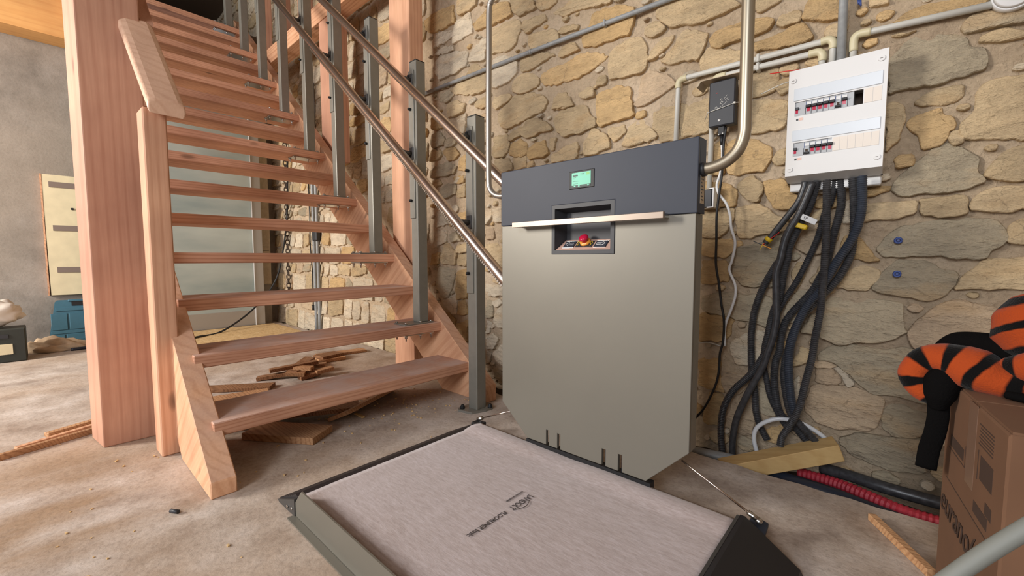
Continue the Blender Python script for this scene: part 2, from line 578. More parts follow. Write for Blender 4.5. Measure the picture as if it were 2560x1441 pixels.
def ball(bm, c, r, sx=1, sy=1, sz=1, sub=2):
    res = bmesh.ops.create_icosphere(bm, subdivisions=sub, radius=r)
    for v in res['verts']:
        v.co = Vector((v.co.x * sx + c[0], v.co.y * sy + c[1], v.co.z * sz + c[2]))
    for f in bm.faces:
        pass
    return res['verts']


def obj(name, bm, mat, parent=None, smooth=False, recalc=True):
    if recalc:
        bmesh.ops.recalc_face_normals(bm, faces=bm.faces)
    me = bpy.data.meshes.new(name)
    bm.to_mesh(me)
    bm.free()
    if smooth:
        for p in me.polygons:
            p.use_smooth = True
    if isinstance(mat, str):
        mat = M[mat]
    me.materials.append(mat)
    o = bpy.data.objects.new(name, me)
    COL.objects.link(o)
    if parent is not None:
        o.parent = parent
    return o


def tag(o, label, cat, group=None):
    o['label'] = label
    o['category'] = cat
    if group:
        o['group'] = group
    return o


def thing(name, label, cat, loc=(0, 0, 0), group=None):
    """Empty at the thing's base; parts are modelled in world coordinates"""
    o = bpy.data.objects.new(name, None)
    COL.objects.link(o)
    o.empty_display_size = 0.05
    o['base'] = list(loc)
    return tag(o, label, cat, group)


def struct(o):
    o['kind'] = 'structure'
    return o


def bpart(name, mat, parent, *dims, bev=0.0, mtx=None, smooth=False):
    bm = new_bm()
    box(bm, *dims, bev=bev, mtx=mtx)
    return obj(name, bm, mat, parent, smooth)


def tpart(name, mat, parent, pts, r, seg=10, sub=6, corr=False, **kw):
    bm = new_bm()
    if corr:
        corrugated(bm, pts, r, **kw)
    else:
        tube(bm, smooth_path(pts, sub) if sub > 1 else pts, r, seg)
    return obj(name, bm, mat, parent)


def cpart(name, mat, parent, p0, p1, r, seg=16, r1=None):
    bm = new_bm()
    cyl(bm, p0, p1, r, seg, r1)
    return obj(name, bm, mat, parent)


def text_part(name, body, mat, parent, mtx, size, extrude=0.0003, align='LEFT', squeeze=1.0, shear=0.0):
    cu = bpy.data.curves.new(name, 'FONT')
    cu.body = body
    cu.size = size
    cu.extrude = extrude
    cu.align_x = align
    cu.shear = shear
    cu.resolution_u = 3
    tmp = bpy.data.objects.new('tmp_text', cu)
    COL.objects.link(tmp)
    dg = bpy.context.evaluated_depsgraph_get()
    me = bpy.data.meshes.new_from_object(tmp.evaluated_get(dg))
    bpy.data.objects.remove(tmp)
    bpy.data.curves.remove(cu)
    me.transform(mtx @ Matrix.Diagonal((squeeze, 1, 1, 1)))
    me.materials.clear()
    me.materials.append(M[mat])
    o = bpy.data.objects.new(name, me)
    COL.objects.link(o)
    o.parent = parent
    return o


def frame(origin, xdir, ydir):
    """matrix whose x runs along xdir, y along ydir"""
    x = Vector(xdir).normalized()
    y = Vector(ydir).normalized()
    z = x.cross(y).normalized()
    m = Matrix((x, y, z)).transposed().to_4x4()
    m.translation = Vector(origin)
    return m


def copy_part(src, parent, loc=(0, 0, 0)):
    """a copy of a part and its sub-parts moved by loc"""
    c = src.copy()
    COL.objects.link(c)
    c.parent = parent
    c.location = Vector(src.location) + Vector(loc)
    for ch in src.children:
        d = ch.copy()
        COL.objects.link(d)
        d.parent = c
    return c

# ------------------------------------------------------------------ the room
random.seed(5)
WY = 1.775          # face of the mortar


def grid_wall(x0, x1, z0, z1, nx, nz, fn):
    bm = new_bm()
    vs = [[bm.verts.new(fn(x0 + (x1 - x0) * i / nx, z0 + (z1 - z0) * j / nz)) for i in range(nx + 1)] for j in range(nz + 1)]
    for j in range(nz):
        for i in range(nx):
            f = bm.faces.new((vs[j][i], vs[j][i + 1], vs[j + 1][i + 1], vs[j + 1][i]))
            f.smooth = True
    return bm


def mortar_pt(x, z):
    d = 0.009 * noise.noise((x * 5, 1.3, z * 5)) + 0.007 * noise.noise((x * 17, 4.1, z * 17)) + 0.004 * noise.noise((x * 48, 4.1, z * 48))
    return (x, WY + 0.003 + d, z)


wall_stone = struct(obj('wall_back', grid_wall(-7.2, 1.3, -0.12, 3.9, 620, 290, mortar_pt), 'mortar', recalc=False))
# backing so that the wall is solid
struct(bpart('wall_back_core', 'mortar', None, -7.2, 1.3, 1.80, 2.2, -0.12, 3.9)).name = 'wall_back.001'

# floor slab: its edge stops short of the stone wall, leaving a rubble-filled channel
edge = [(1.3, 1.56)]
x = 1.25
while x > -7.2:
    if x > -1.45:
        y = 1.545
    elif x > -2.6:
        y = 1.545 + 0.175 * ((-1.45 - x) / 1.15)
    else:
        y = 1.72
    edge.append((x, y + random.uniform(-0.006, 0.006)))
    x -= 0.06
edge.append((-7.2, 1.72))
bm = new_bm()
prism(bm, edge + [(-7.2, -5.0), (1.3, -5.0)], 'Z', -0.14, 0.0)
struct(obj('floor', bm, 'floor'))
bm = grid_wall(-7.2, 1.3, 1.40, 1.80, 200, 10, lambda x, y: (x, y, -0.075 + 0.022 * noise.noise((x * 9, y * 9, 0.4)) + 0.012 * noise.noise((x * 30, y * 30, 0.4))))
struct(obj('floor.001', bm, 'dirt', recalc=False))

# concrete wall at the far left end, with the upper floor over it
bm = new_bm()
box(bm, -5.4, -5.16, -5.0, 1.80, -0.1, 2.50)
struct(obj('wall_left', bm, 'wall'))
struct(bpart('wall_right_unseen', 'plaster', None, 1.3, 1.5, -5.0, 2.2, -0.1, 3.9))  # added unseen wall: dims the lower right, pale for bounce light
struct(bpart('wall_sky_blocker', 'plaster', None, 0.42, 1.3, -0.95, -0.80, -0.1, 3.9))  # added unseen wall beside the camera, blocks sky light from the right foreground
struct(bpart('ceiling', 'ceiling', None, -7.2, 1.5, -2.6, 2.2, 3.9, 4.05))
# floor of the storey above the far end, and its dark back wall
struct(bpart('floor', 'ceiling', None, -7.2, -5.02, -5.0, 0.24, 2.86, 3.06))
struct(bpart('floor', 'ceiling', None, -7.2, -5.20, 0.24, 1.76, 2.86, 3.06))
struct(bpart('wall_far', 'ceiling', None, -7.4, -7.2, -5.0, 2.2, 2.8, 3.9))

struct(bpart('wall_left', 'wall', None, -5.17, -5.051, 1.56, 1.672, -0.1, 2.48))

# ---- the stones
TONE = {'o': ((208, 178, 134), (196, 166, 122)), 't': ((204, 182, 148), (192, 170, 136)), 'g': ((188, 173, 148), (174, 162, 140)),
        'w': ((216, 202, 180), (202, 188, 166)), 'p': ((202, 180, 152), (190, 168, 142))}


def tone(c):
    a, b = TONE[c]
    t = random.random()
    q = random.uniform(0.93, 1.05)
    return rgba(tuple(min(255, (u * t + v * (1 - t)) * q) for u, v in zip(a, b)))


def outline(poly, rng):
    """round off the corners a little and roughen the edges of a stone outline"""
    n = len(poly)
    P = inset([Vector(p) for p in poly], -0.005)
    out = []
    for i in range(n):
        a, b, c = P[i - 1], P[i], P[(i + 1) % n]
        la, lc = (a - b).length, (c - b).length
        cut = min(0.006, 0.2 * min(la, lc))
        out.append(b + (a - b).normalized() * cut)
        out.append(b + (c - b).normalized() * cut)
    res = []
    m = len(out)
    for i in range(m):
        a, b = out[i], out[(i + 1) % m]
        L = (b - a).length
        k = 1 if L < 0.022 else min(6, int(L / 0.020) + 1)
        nrm = Vector((-(b - a).y, (b - a).x))
        if nrm.length > 0:
            nrm.normalize()
        for j in range(k):
            t = j / k
            p = a.lerp(b, t)
            w = 0.0 if j == 0 else rng.uniform(-1, 1) * min(0.006, L * 0.09)
            res.append(p + nrm * w)
    return res


def inset(P, d):
    n = len(P)
    out = []
    area2 = sum(P[i].x * P[(i + 1) % n].y - P[(i + 1) % n].x * P[i].y for i in range(n))
    s = 1 if area2 > 0 else -1
    for i in range(n):
        a, b, c = P[i - 1], P[i], P[(i + 1) % n]
        n1 = Vector((-(b - a).y, (b - a).x)) * s
        n2 = Vector((-(c - b).y, (c - b).x)) * s
        v = (n1.normalized() if n1.length else n1) + (n2.normalized() if n2.length else n2)
        out.append(b + (v.normalized() if v.length > 1e-6 else v) * d)
    return out


def add_stone(bm, poly, rng, col=None, lay=None):
    P = outline(poly, rng)
    zs = [p.y for p in P]
    xs = [p.x for p in P]
    zm, h = (max(zs) + min(zs)) / 2, max(0.02, max(zs) - min(zs))
    xm, w = (max(xs) + min(xs)) / 2, max(0.02, max(xs) - min(xs))
    base = rng.uniform(0.006, 0.015)
    tz = rng.uniform(0.006, 0.015)
    tx = rng.uniform(-0.006, 0.006)
    sx, sz = rng.random() * 50, rng.random() * 50

    def yf(p, k):
        d = base - tz * (p.y - zm) / h * 1.6 + tx * (p.x - xm) / w
        d += 0.004 * noise.noise((p.x * 11 + sx, 0, p.y * 11 + sz)) + 0.0025 * noise.noise((p.x * 31 + sx, 3, p.y * 31 + sz))
        return WY - max(0.003, d) + k
    Q = inset(P, 0.0022)
    R = inset(P, min(0.012, 0.10 * min(w, h)))
    rings = [[bm.verts.new((p.x, WY + 0.03, p.y)) for p in P],
             [bm.verts.new((p.x, yf(p, 0.0045), p.y)) for p in P],
             [bm.verts.new((p.x, yf(p, 0.0008), p.y)) for p in Q],
             [bm.verts.new((p.x, yf(p, -0.0006), p.y)) for p in R]]
    n = len(P)
    fs = []
    for a, b in zip(rings, rings[1:]):
        for i in range(n):
            fs.append(bm.faces.new((a[i], a[(i + 1) % n], b[(i + 1) % n], b[i])))
    top = bm.faces.new(rings[-1])
    tri = bmesh.ops.triangulate(bm, faces=[top], ngon_method='BEAUTY')['faces']
    fs += tri
    if lay is not None:
        for f in fs:
            for lp in f.loops:
                lp[lay] = col
    return fs


STONES = [
('o',[[-2307,2270],[-2083,2245],[-2072,2136],[-2174,2137],[-2310,2159],[-2359,2193],[-2382,2260]]),
('t',[[-2046,2231],[-2021,2275],[-1881,2223],[-1882,2168],[-1939,2156],[-2034,2167]]),
('w',[[-2072,2136],[-1939,2151],[-1922,2094],[-1912,2019],[-2024,2019],[-2086,2016],[-2095,2085]]),
('w',[[-2275,2139],[-2110,2106],[-2098,2063],[-2150,2052],[-2277,2049],[-2287,2094]]),
('w',[[-2271,2006],[-2183,2031],[-2093,2002],[-2084,1976],[-2164,1985]]),
('w',[[-2272,1957],[-2224,1983],[-2050,1961],[-1953,1927],[-1966,1850],[-2051,1832],[-2217,1838],[-2280,1918]]),
('w',[[-1930,1912],[-1828,1964],[-1800,1955],[-1798,1834],[-1896,1856],[-1942,1866]]),
('o',[[-1877,2059],[-1800,2104],[-1746,2116],[-1625,2083],[-1598,2008],[-1670,2006],[-1747,2006],[-1811,2017],[-1872,2018],[-1886,2043]]),
('t',[[-1747,1988],[-1591,1981],[-1548,1959],[-1539,1925],[-1572,1851],[-1620,1832],[-1748,1851],[-1784,1899],[-1789,1981]]),
('t',[[-1615,2086],[-1596,2028],[-1548,1983],[-1520,1983],[-1431,1985],[-1471,2046],[-1610,2105]]),
('t',[[-1426,2013],[-1426,1987],[-1392,1954],[-1341,1948],[-1304,1962],[-1309,1986],[-1426,2032]]),
('t',[[-1541,1923],[-1525,1951],[-1383,1932],[-1362,1895],[-1434,1889],[-1486,1872]]),
('t',[[-1479,1861],[-1340,1846],[-1295,1811],[-1283,1772],[-1452,1776],[-1479,1818]]),
('t',[[-1543,1760],[-1470,1764],[-1356,1736],[-1306,1707],[-1386,1706],[-1429,1692],[-1520,1687],[-1534,1716]]),
('w',[[-1742,1817],[-1660,1817],[-1591,1778],[-1562,1749],[-1557,1702],[-1591,1677],[-1635,1661],[-1712,1656],[-1743,1668],[-1783,1723]]),
('t',[[-1979,1796],[-1919,1844],[-1873,1830],[-1802,1765],[-1791,1718],[-1797,1671],[-1858,1664],[-1980,1684],[-2078,1716],[-2122,1748],[-2052,1769]]),
('t',[[-1596,1637],[-1586,1669],[-1534,1682],[-1460,1661],[-1411,1621],[-1411,1594],[-1469,1579],[-1552,1584],[-1591,1607]]),
('g',[[-2222,1752],[-2135,1750],[-2078,1712],[-2117,1689],[-2163,1682],[-2229,1712]]),
('t',[[-2143,1663],[-2072,1674],[-1980,1633],[-1993,1592],[-2080,1580],[-2132,1583]]),
('t',[[-1875,1623],[-1792,1636],[-1789,1561],[-1876,1585],[-1898,1609]]),
('t',[[-1738,1615],[-1611,1594],[-1601,1578],[-1620,1565],[-1712,1536],[-1738,1564]]),
('t',[[-1696,1511],[-1616,1553],[-1581,1580],[-1451,1564],[-1380,1526],[-1355,1494],[-1380,1460],[-1496,1439],[-1572,1427],[-1626,1416],[-1676,1438],[-1697,1474]]),
('t',[[-1321,1502],[-1271,1515],[-1216,1476],[-1236,1440],[-1312,1451]]),
('w',[[-2062,1552],[-1981,1578],[-1982,1480],[-1995,1443],[-2031,1498]]),
('o',[[-2311,1614],[-2272,1630],[-2185,1553],[-2192,1534],[-2302,1544]]),
('g',[[-2314,1512],[-2233,1517],[-2173,1460],[-2187,1425],[-2298,1423],[-2322,1457]]),
('g',[[-2167,1455],[-2082,1459],[-2063,1432],[-2083,1403],[-2161,1404],[-2180,1428]]),
('o',[[-2201,1386],[-2168,1401],[-2077,1390],[-2033,1342],[-2084,1314],[-2142,1322]]),
('t',[[-2316,1413],[-2228,1399],[-2209,1362],[-2257,1340],[-2328,1342]]),
('g',[[-2337,1274],[-2286,1301],[-2162,1313],[-2059,1269],[-2085,1228],[-2191,1229],[-2316,1232]]),
('o',[[-2040,1307],[-1996,1332],[-1981,1326],[-1980,1230],[-2041,1246]]),
('t',[[-1736,1387],[-1641,1387],[-1621,1333],[-1631,1295],[-1661,1267],[-1734,1275]]),
('t',[[-1631,1360],[-1596,1396],[-1533,1405],[-1528,1376],[-1543,1358],[-1611,1346]]),
('t',[[-1521,1382],[-1496,1432],[-1424,1426],[-1341,1373],[-1324,1353],[-1401,1355],[-1486,1337],[-1528,1362]]),
('o',[[-1611,1324],[-1543,1344],[-1496,1311],[-1491,1268],[-1514,1251],[-1571,1253],[-1616,1271]]),
('o',[[-1482,1284],[-1441,1304],[-1379,1307],[-1348,1235],[-1378,1223],[-1468,1223],[-1486,1250]]),
('t',[[-1345,1307],[-1303,1306],[-1315,1246],[-1332,1249]]),
('t',[[-1596,1252],[-1500,1246],[-1495,1189],[-1571,1182]]),
('t',[[-1734,1260],[-1626,1255],[-1596,1200],[-1601,1186],[-1672,1185],[-1724,1218]]),
('t',[[-1486,1209],[-1449,1214],[-1440,1185],[-1486,1181]]),
('w',[[-2073,1206],[-1986,1203],[-1998,1164],[-2086,1172]]),
('t',[[-1324,1916],[-1206,1939],[-993,1856],[-1002,1842],[-1081,1855],[-1175,1876],[-1263,1878]]),
('o',[[-1098,1826],[-1039,1831],[-943,1808],[-893,1778],[-895,1715],[-912,1672],[-990,1678],[-1057,1680],[-1139,1692],[-1151,1738],[-1115,1773]]),
('t',[[-1298,1809],[-1278,1831],[-1208,1818],[-1170,1802],[-1178,1786],[-1219,1795],[-1262,1797]]),
('t',[[-1285,1713],[-1266,1736],[-1203,1737],[-1165,1688],[-1218,1689],[-1281,1690]]),
('o',[[-1322,1651],[-1222,1656],[-1165,1670],[-1074,1647],[-1015,1614],[-1077,1589],[-1127,1573],[-1201,1566],[-1280,1566],[-1371,1580],[-1402,1618],[-1389,1641]]),
('t',[[-1005,1626],[-972,1644],[-900,1654],[-860,1646],[-838,1608],[-825,1550],[-833,1512],[-853,1496],[-925,1499],[-1000,1507],[-1011,1569]]),
('t',[[-836,1681],[-799,1689],[-779,1679],[-750,1643],[-763,1632],[-803,1624],[-839,1650]]),
('t',[[-791,1724],[-777,1739],[-709,1749],[-544,1684],[-467,1626],[-510,1623],[-552,1620],[-595,1613],[-640,1620],[-725,1637],[-764,1677],[-788,1701]]),
('t',[[-821,1536],[-808,1569],[-785,1594],[-713,1604],[-721,1583],[-761,1554],[-795,1536]]),
('t',[[-766,1519],[-717,1548],[-699,1586],[-676,1609],[-629,1593],[-581,1564],[-592,1531],[-604,1500],[-618,1477],[-670,1495],[-721,1492],[-749,1506]]),
('p',[[-853,1468],[-820,1492],[-791,1483],[-725,1438],[-702,1406],[-719,1400],[-763,1379],[-811,1361],[-865,1357],[-881,1369],[-857,1397]]),
('t',[[-1068,1512],[-1058,1533],[-1024,1532],[-1017,1507],[-1027,1492],[-1061,1495]]),
('o',[[-1071,1456],[-1036,1465],[-996,1463],[-973,1472],[-911,1452],[-901,1433],[-904,1400],[-877,1326],[-892,1318],[-1000,1315],[-1044,1306],[-1059,1327],[-1067,1395]]),
('t',[[-1320,1466],[-1296,1518],[-1244,1512],[-1196,1440],[-1215,1442],[-1320,1447]]),
('t',[[-1162,1485],[-1111,1502],[-1090,1493],[-1082,1455],[-1125,1454],[-1158,1471]]),
('t',[[-1319,1394],[-1279,1431],[-1154,1430],[-1132,1422],[-1102,1366],[-1073,1348],[-1072,1315],[-1123,1310],[-1149,1299],[-1198,1309],[-1245,1299],[-1294,1334]]),
('t',[[-1137,1244],[-1090,1309],[-1062,1297],[-1005,1251],[-994,1204],[-1067,1189],[-1129,1190]]),
('t',[[-1009,1287],[-930,1294],[-917,1260],[-948,1240],[-975,1227],[-1006,1268]]),
('t',[[-935,1208],[-907,1278],[-849,1300],[-800,1245],[-773,1218],[-781,1206],[-868,1197],[-928,1202]]),
('t',[[-1326,1215],[-1245,1250],[-1179,1264],[-1167,1234],[-1174,1184],[-1228,1183],[-1318,1184]]),
('t',[[-794,1255],[-793,1318],[-767,1331],[-697,1320],[-676,1326],[-625,1280],[-623,1200],[-680,1185],[-758,1188],[-768,1228]]),
('o',[[-868,1332],[-832,1332],[-825,1311],[-867,1304]]),
('o',[[-575,1540],[-554,1562],[-512,1567],[-458,1566],[-406,1557],[-369,1541],[-360,1531],[-374,1509],[-417,1504],[-469,1505],[-519,1505],[-533,1497],[-564,1510]]),
('o',[[-418,1476],[-383,1474],[-350,1479],[-294,1494],[-273,1494],[-259,1469],[-242,1438],[-282,1429],[-341,1437],[-413,1445]]),
('t',[[-421,1620],[-403,1628],[-339,1603],[-346,1593],[-366,1589],[-405,1579],[-416,1590]]),
('t',[[-350,1518],[-341,1542],[-286,1541],[-280,1524],[-285,1504],[-333,1506]]),
('o',[[-276,1509],[-256,1570],[-172,1537],[-169,1473],[-236,1493]]),
('t',[[-419,1368],[-342,1368],[-339,1331],[-347,1295],[-380,1288],[-418,1286],[-440,1296],[-443,1367]]),
('t',[[-334,1366],[-287,1368],[-281,1350],[-317,1334],[-335,1353]]),
('t',[[-346,1302],[-332,1325],[-305,1324],[-303,1284],[-326,1270]]),
('t',[[-605,1475],[-582,1513],[-459,1459],[-456,1425],[-559,1422],[-599,1431]]),
('t',[[-672,1288],[-646,1308],[-568,1320],[-565,1199],[-612,1188],[-669,1193]]),
('t',[[-418,1273],[-350,1259],[-307,1242],[-309,1180],[-318,1157],[-416,1155],[-436,1173]]),
('o',[[-494,1138],[-453,1148],[-400,1128],[-352,1092],[-351,1057],[-372,1022],[-376,1016],[-457,1012],[-490,1022],[-502,1098]]),
('t',[[-346,1051],[-331,1079],[-307,1086],[-307,1032],[-333,1031]]),
('o',[[-546,1135],[-518,1157],[-505,1140],[-506,1024],[-542,1023],[-549,1093]]),
('g',[[-36,1312],[5,1355],[94,1332],[115,1314],[120,1287],[149,1278],[158,1244],[154,1222],[94,1214],[57,1205],[-3,1212],[-43,1204],[-47,1302]]),
('g',[[105,1344],[112,1361],[124,1371],[151,1378],[161,1364],[192,1353],[215,1361],[231,1358],[233,1321],[194,1328],[162,1331],[136,1328],[113,1329]]),
('t',[[142,1298],[145,1307],[188,1317],[219,1296],[220,1284],[183,1286]]),
('o',[[-48,1403],[-13,1429],[29,1436],[83,1433],[147,1411],[148,1397],[58,1393],[-44,1394]]),
('t',[[-43,1374],[12,1371],[-10,1369],[-29,1368]]),
('t',[[-75,1477],[-55,1472],[-68,1496],[-100,1509],[-99,1481]]),
('t',[[17,1162],[41,1181],[82,1189],[116,1188],[116,1160],[102,1147],[77,1144],[54,1152],[34,1152]]),
('o',[[4,1105],[12,1117],[44,1126],[63,1131],[74,1134],[76,1113],[97,1103],[104,1082],[101,1070],[92,1068],[89,1047],[76,1028],[41,1023],[33,1069],[15,1084]]),
('t',[[117,1065],[119,1080],[131,1093],[144,1107],[146,1137],[145,1158],[159,1183],[240,1186],[250,1017],[179,1030],[142,1035],[127,1039]]),
('t',[[96,1042],[99,1063],[115,1062],[122,1040],[121,1030],[107,1023]]),
('o',[[-19,1003],[-8,1012],[20,1011],[23,979],[-13,976]]),
('t',[[-43,1173],[-31,1176],[-8,1158],[-3,1120],[-11,1095],[-15,1060],[-41,1029],[-47,1160]]),
('g',[[-5,948],[42,994],[66,1021],[90,1032],[106,1021],[135,998],[156,978],[151,942],[172,914],[136,898],[80,893],[-2,892],[-22,912]]),
('t',[[168,929],[185,959],[205,988],[235,1000],[251,998],[255,911],[227,908],[197,917]]),
('t',[[-84,870],[-50,870],[12,870],[37,870],[33,838],[-8,823],[-56,826],[-86,817]]),
('t',[[42,875],[79,874],[137,876],[141,830],[121,824],[51,830]]),
('t',[[148,849],[163,878],[193,893],[241,890],[260,888],[263,830],[181,832],[150,839]]),
('g',[[-49,728],[-25,769],[8,796],[67,806],[165,808],[198,803],[213,779],[220,754],[209,736],[190,725],[182,701],[72,711],[9,706],[-30,707]]),
('t',[[221,768],[226,792],[246,805],[279,798],[282,741],[249,740],[223,745]]),
('o',[[-140,732],[-129,773],[-94,764],[-76,736],[-40,693],[-70,691],[-98,704],[-126,693]]),
('t',[[127,611],[142,643],[169,673],[183,696],[251,699],[285,697],[289,628],[216,620]]),
('o',[[-84,897],[-82,918],[-64,924],[-24,921],[-28,912]]),
('w',[[-134,883],[-119,887],[-116,816],[-138,817]]),
('g',[[-55,605],[-35,646],[-16,672],[2,694],[66,689],[96,664],[125,660],[132,650],[125,623],[106,592],[75,576],[15,587],[-34,595]]),
('t',[[-143,603],[-125,643],[-107,674],[-69,672],[-39,659],[-42,635],[-67,599],[-95,600]]),
('g',[[-175,545],[-160,568],[-106,564],[-60,567],[-11,564],[18,561],[24,481],[32,476],[2,452],[-41,435],[-88,432],[-133,414],[-154,426],[-182,434],[-175,498]]),
('p',[[36,472],[56,510],[99,560],[121,574],[146,578],[183,564],[223,555],[227,464],[114,433],[53,427]]),
('g',[[-185,364],[-160,395],[-102,415],[-52,408],[-10,407],[26,423],[62,419],[94,381],[116,318],[104,257],[42,272],[1,274],[-40,269],[-69,292],[-112,331],[-138,353],[-182,353]]),
('p',[[-199,341],[-160,349],[-133,339],[-188,327]]),
('p',[[-188,323],[-147,327],[-119,290],[-135,275],[-189,277]]),
('w',[[-142,331],[-124,335],[-85,291],[-100,276]]),
('p',[[-212,168],[-198,259],[-157,268],[-100,273],[-42,268],[-9,250],[-17,204],[-26,162],[-49,144],[-81,144],[-120,130],[-178,139]]),
('g',[[-11,212],[6,239],[35,243],[62,230],[102,234],[101,164],[19,143],[-7,161]]),
('g',[[-116,94],[-71,123],[-14,127],[38,137],[96,148],[92,53],[32,38],[-32,43],[-86,58]]),
('t',[[-458,970],[-434,992],[-410,1004],[-379,973],[-374,952],[-385,907],[-411,912],[-437,939]]),
('o',[[-373,977],[-315,982],[-282,926],[-262,910],[-272,879],[-332,879],[-354,919]]),
('t',[[-458,889],[-420,893],[-387,898],[-352,874],[-324,846],[-296,839],[-285,806],[-332,790],[-442,777],[-456,839]]),
('o',[[-581,1002],[-503,985],[-460,956],[-462,899],[-521,899],[-578,904]]),
('t',[[-583,896],[-467,887],[-468,850],[-492,804],[-518,782],[-577,784]]),
('o',[[-579,776],[-517,774],[-442,764],[-435,752],[-466,730],[-493,702],[-577,715]]),
('g',[[-474,702],[-448,742],[-365,755],[-324,782],[-300,784],[-299,667],[-328,599],[-425,600],[-458,634]]),
('p',[[-266,741],[-245,793],[-190,802],[-183,720],[-227,716]]),
('t',[[-228,844],[-193,866],[-186,826],[-217,826]]),
('o',[[-212,894],[-192,901],[-159,902],[-150,874],[-189,870],[-213,874]]),
('t',[[-174,814],[-153,815],[-151,759],[-172,755]]),
('o',[[-577,689],[-493,692],[-475,659],[-476,613],[-574,601]]),
('g',[[-572,546],[-508,565],[-456,568],[-437,559],[-371,565],[-336,555],[-318,518],[-325,469],[-343,452],[-391,467],[-467,480],[-516,486],[-571,498]]),
('o',[[-576,478],[-500,474],[-453,464],[-465,406],[-488,384],[-572,366]]),
('w',[[-459,373],[-414,412],[-383,428],[-345,433],[-346,358],[-349,308],[-383,303],[-438,298],[-458,339]]),
('g',[[-287,501],[-280,540],[-252,584],[-207,591],[-192,573],[-240,478],[-284,473]]),
('g',[[-237,445],[-211,503],[-193,514],[-199,443]]),
('t',[[-220,622],[-187,682],[-182,619],[-200,614]]),
('t',[[-260,579],[-273,648],[-256,686],[-233,681],[-246,616]]),
('o',[[-578,288],[-502,303],[-494,204],[-476,176],[-516,183],[-575,187]]),
('p',[[-465,254],[-400,259],[-386,241],[-425,182],[-469,177],[-487,210],[-486,258]]),
('o',[[-550,72],[-530,167],[-481,161],[-489,42],[-547,40]]),
('p',[[-470,44],[-451,139],[-406,178],[-389,133],[-370,97],[-376,34],[-406,30]]),
('g',[[-364,134],[-362,246],[-341,280],[-316,171],[-302,127],[-342,127]]),
('w',[[-269,245],[-237,287],[-231,238],[-245,182],[-262,217]]),
('t',[[-266,318],[-237,388],[-210,378],[-212,346],[-235,330]]),
('o',[[-333,59],[-282,100],[-272,58],[-290,29],[-328,32]]),
('g',[[-2248,1141],[-2176,1173],[-2077,1166],[-2063,1102],[-2185,1090],[-2233,1109]]),
('t',[[-2055,1125],[-1982,1164],[-1979,1080],[-2056,1082]]),
('o',[[-2057,977],[-1980,990],[-1978,924],[-2050,943]]),
('w',[[-2292,998],[-2251,1010],[-2149,919],[-2286,906]]),
('w',[[-2303,876],[-2181,881],[-2174,806],[-2289,773]]),
('t',[[-2240,706],[-2190,796],[-2159,796],[-2075,725],[-2084,661],[-2225,670]]),
('g',[[-2275,603],[-2250,644],[-2084,627],[-2116,532],[-2149,449],[-2189,437],[-2278,499]]),
('g',[[-2142,850],[-2088,867],[-2015,811],[-2112,804]]),
('t',[[-2067,779],[-1979,796],[-1972,739],[-2068,735]]),
('t',[[-2060,720],[-1973,729],[-1974,653],[-2061,662]]),
('o',[[-2070,607],[-1981,638],[-1972,455],[-2064,440],[-2078,508]]),
('w',[[-1749,982],[-1669,989],[-1666,906],[-1730,910],[-1743,951]]),
('w',[[-1813,969],[-1762,974],[-1755,952],[-1794,900],[-1814,897]]),
('p',[[-1811,869],[-1749,876],[-1737,817],[-1808,815]]),
('t',[[-1808,783],[-1731,786],[-1666,762],[-1669,648],[-1713,642],[-1808,751]]),
('t',[[-2317,1214],[-2239,1210],[-2207,1181],[-2306,1162]]),
('o',[[-2098,1212],[-1996,1204],[-1989,1165],[-2076,1171]]),
('o',[[-2328,727],[-2248,736],[-2249,670],[-2329,654]]),
('w',[[-2229,435],[-2079,469],[-2073,345],[-2112,342],[-2198,391]]),
('o',[[-2061,421],[-2005,444],[-1977,359],[-1999,347],[-2062,346]]),
('o',[[-2082,279],[-1977,315],[-1968,179],[-2053,177],[-2082,234]]),
('g',[[-1807,452],[-1764,451],[-1745,360],[-1804,346]]),
('w',[[-1733,371],[-1707,409],[-1658,431],[-1658,301],[-1695,302],[-1739,329]]),
('w',[[-1758,446],[-1707,464],[-1676,443],[-1726,417]]),
('w',[[-1753,133],[-1664,219],[-1652,80],[-1702,95]]),
('w',[[-1803,504],[-1732,507],[-1664,546],[-1661,489],[-1777,480],[-1806,554]]),
('w',[[-1804,327],[-1765,317],[-1778,260],[-1805,252]]),
('w',[[-1798,211],[-1752,258],[-1708,232],[-1746,166],[-1795,159]]),
('g',[[-1753,40],[-1652,62],[-1652,-38],[-1696,-34],[-1740,9]]),
('w',[[-1805,144],[-1766,136],[-1779,82],[-1806,63]]),
('o',[[-2239,346],[-2158,343],[-2089,304],[-2090,223],[-2176,275]]),
]


stone_rng = random.Random(11)
for c, poly in STONES:
    bm = new_bm()
    add_stone(bm, [(px / 1000.0, pz / 1000.0) for px, pz in poly], stone_rng)
    o = obj('stone', bm, 'stone', wall_stone)
    o.color = tone(c)

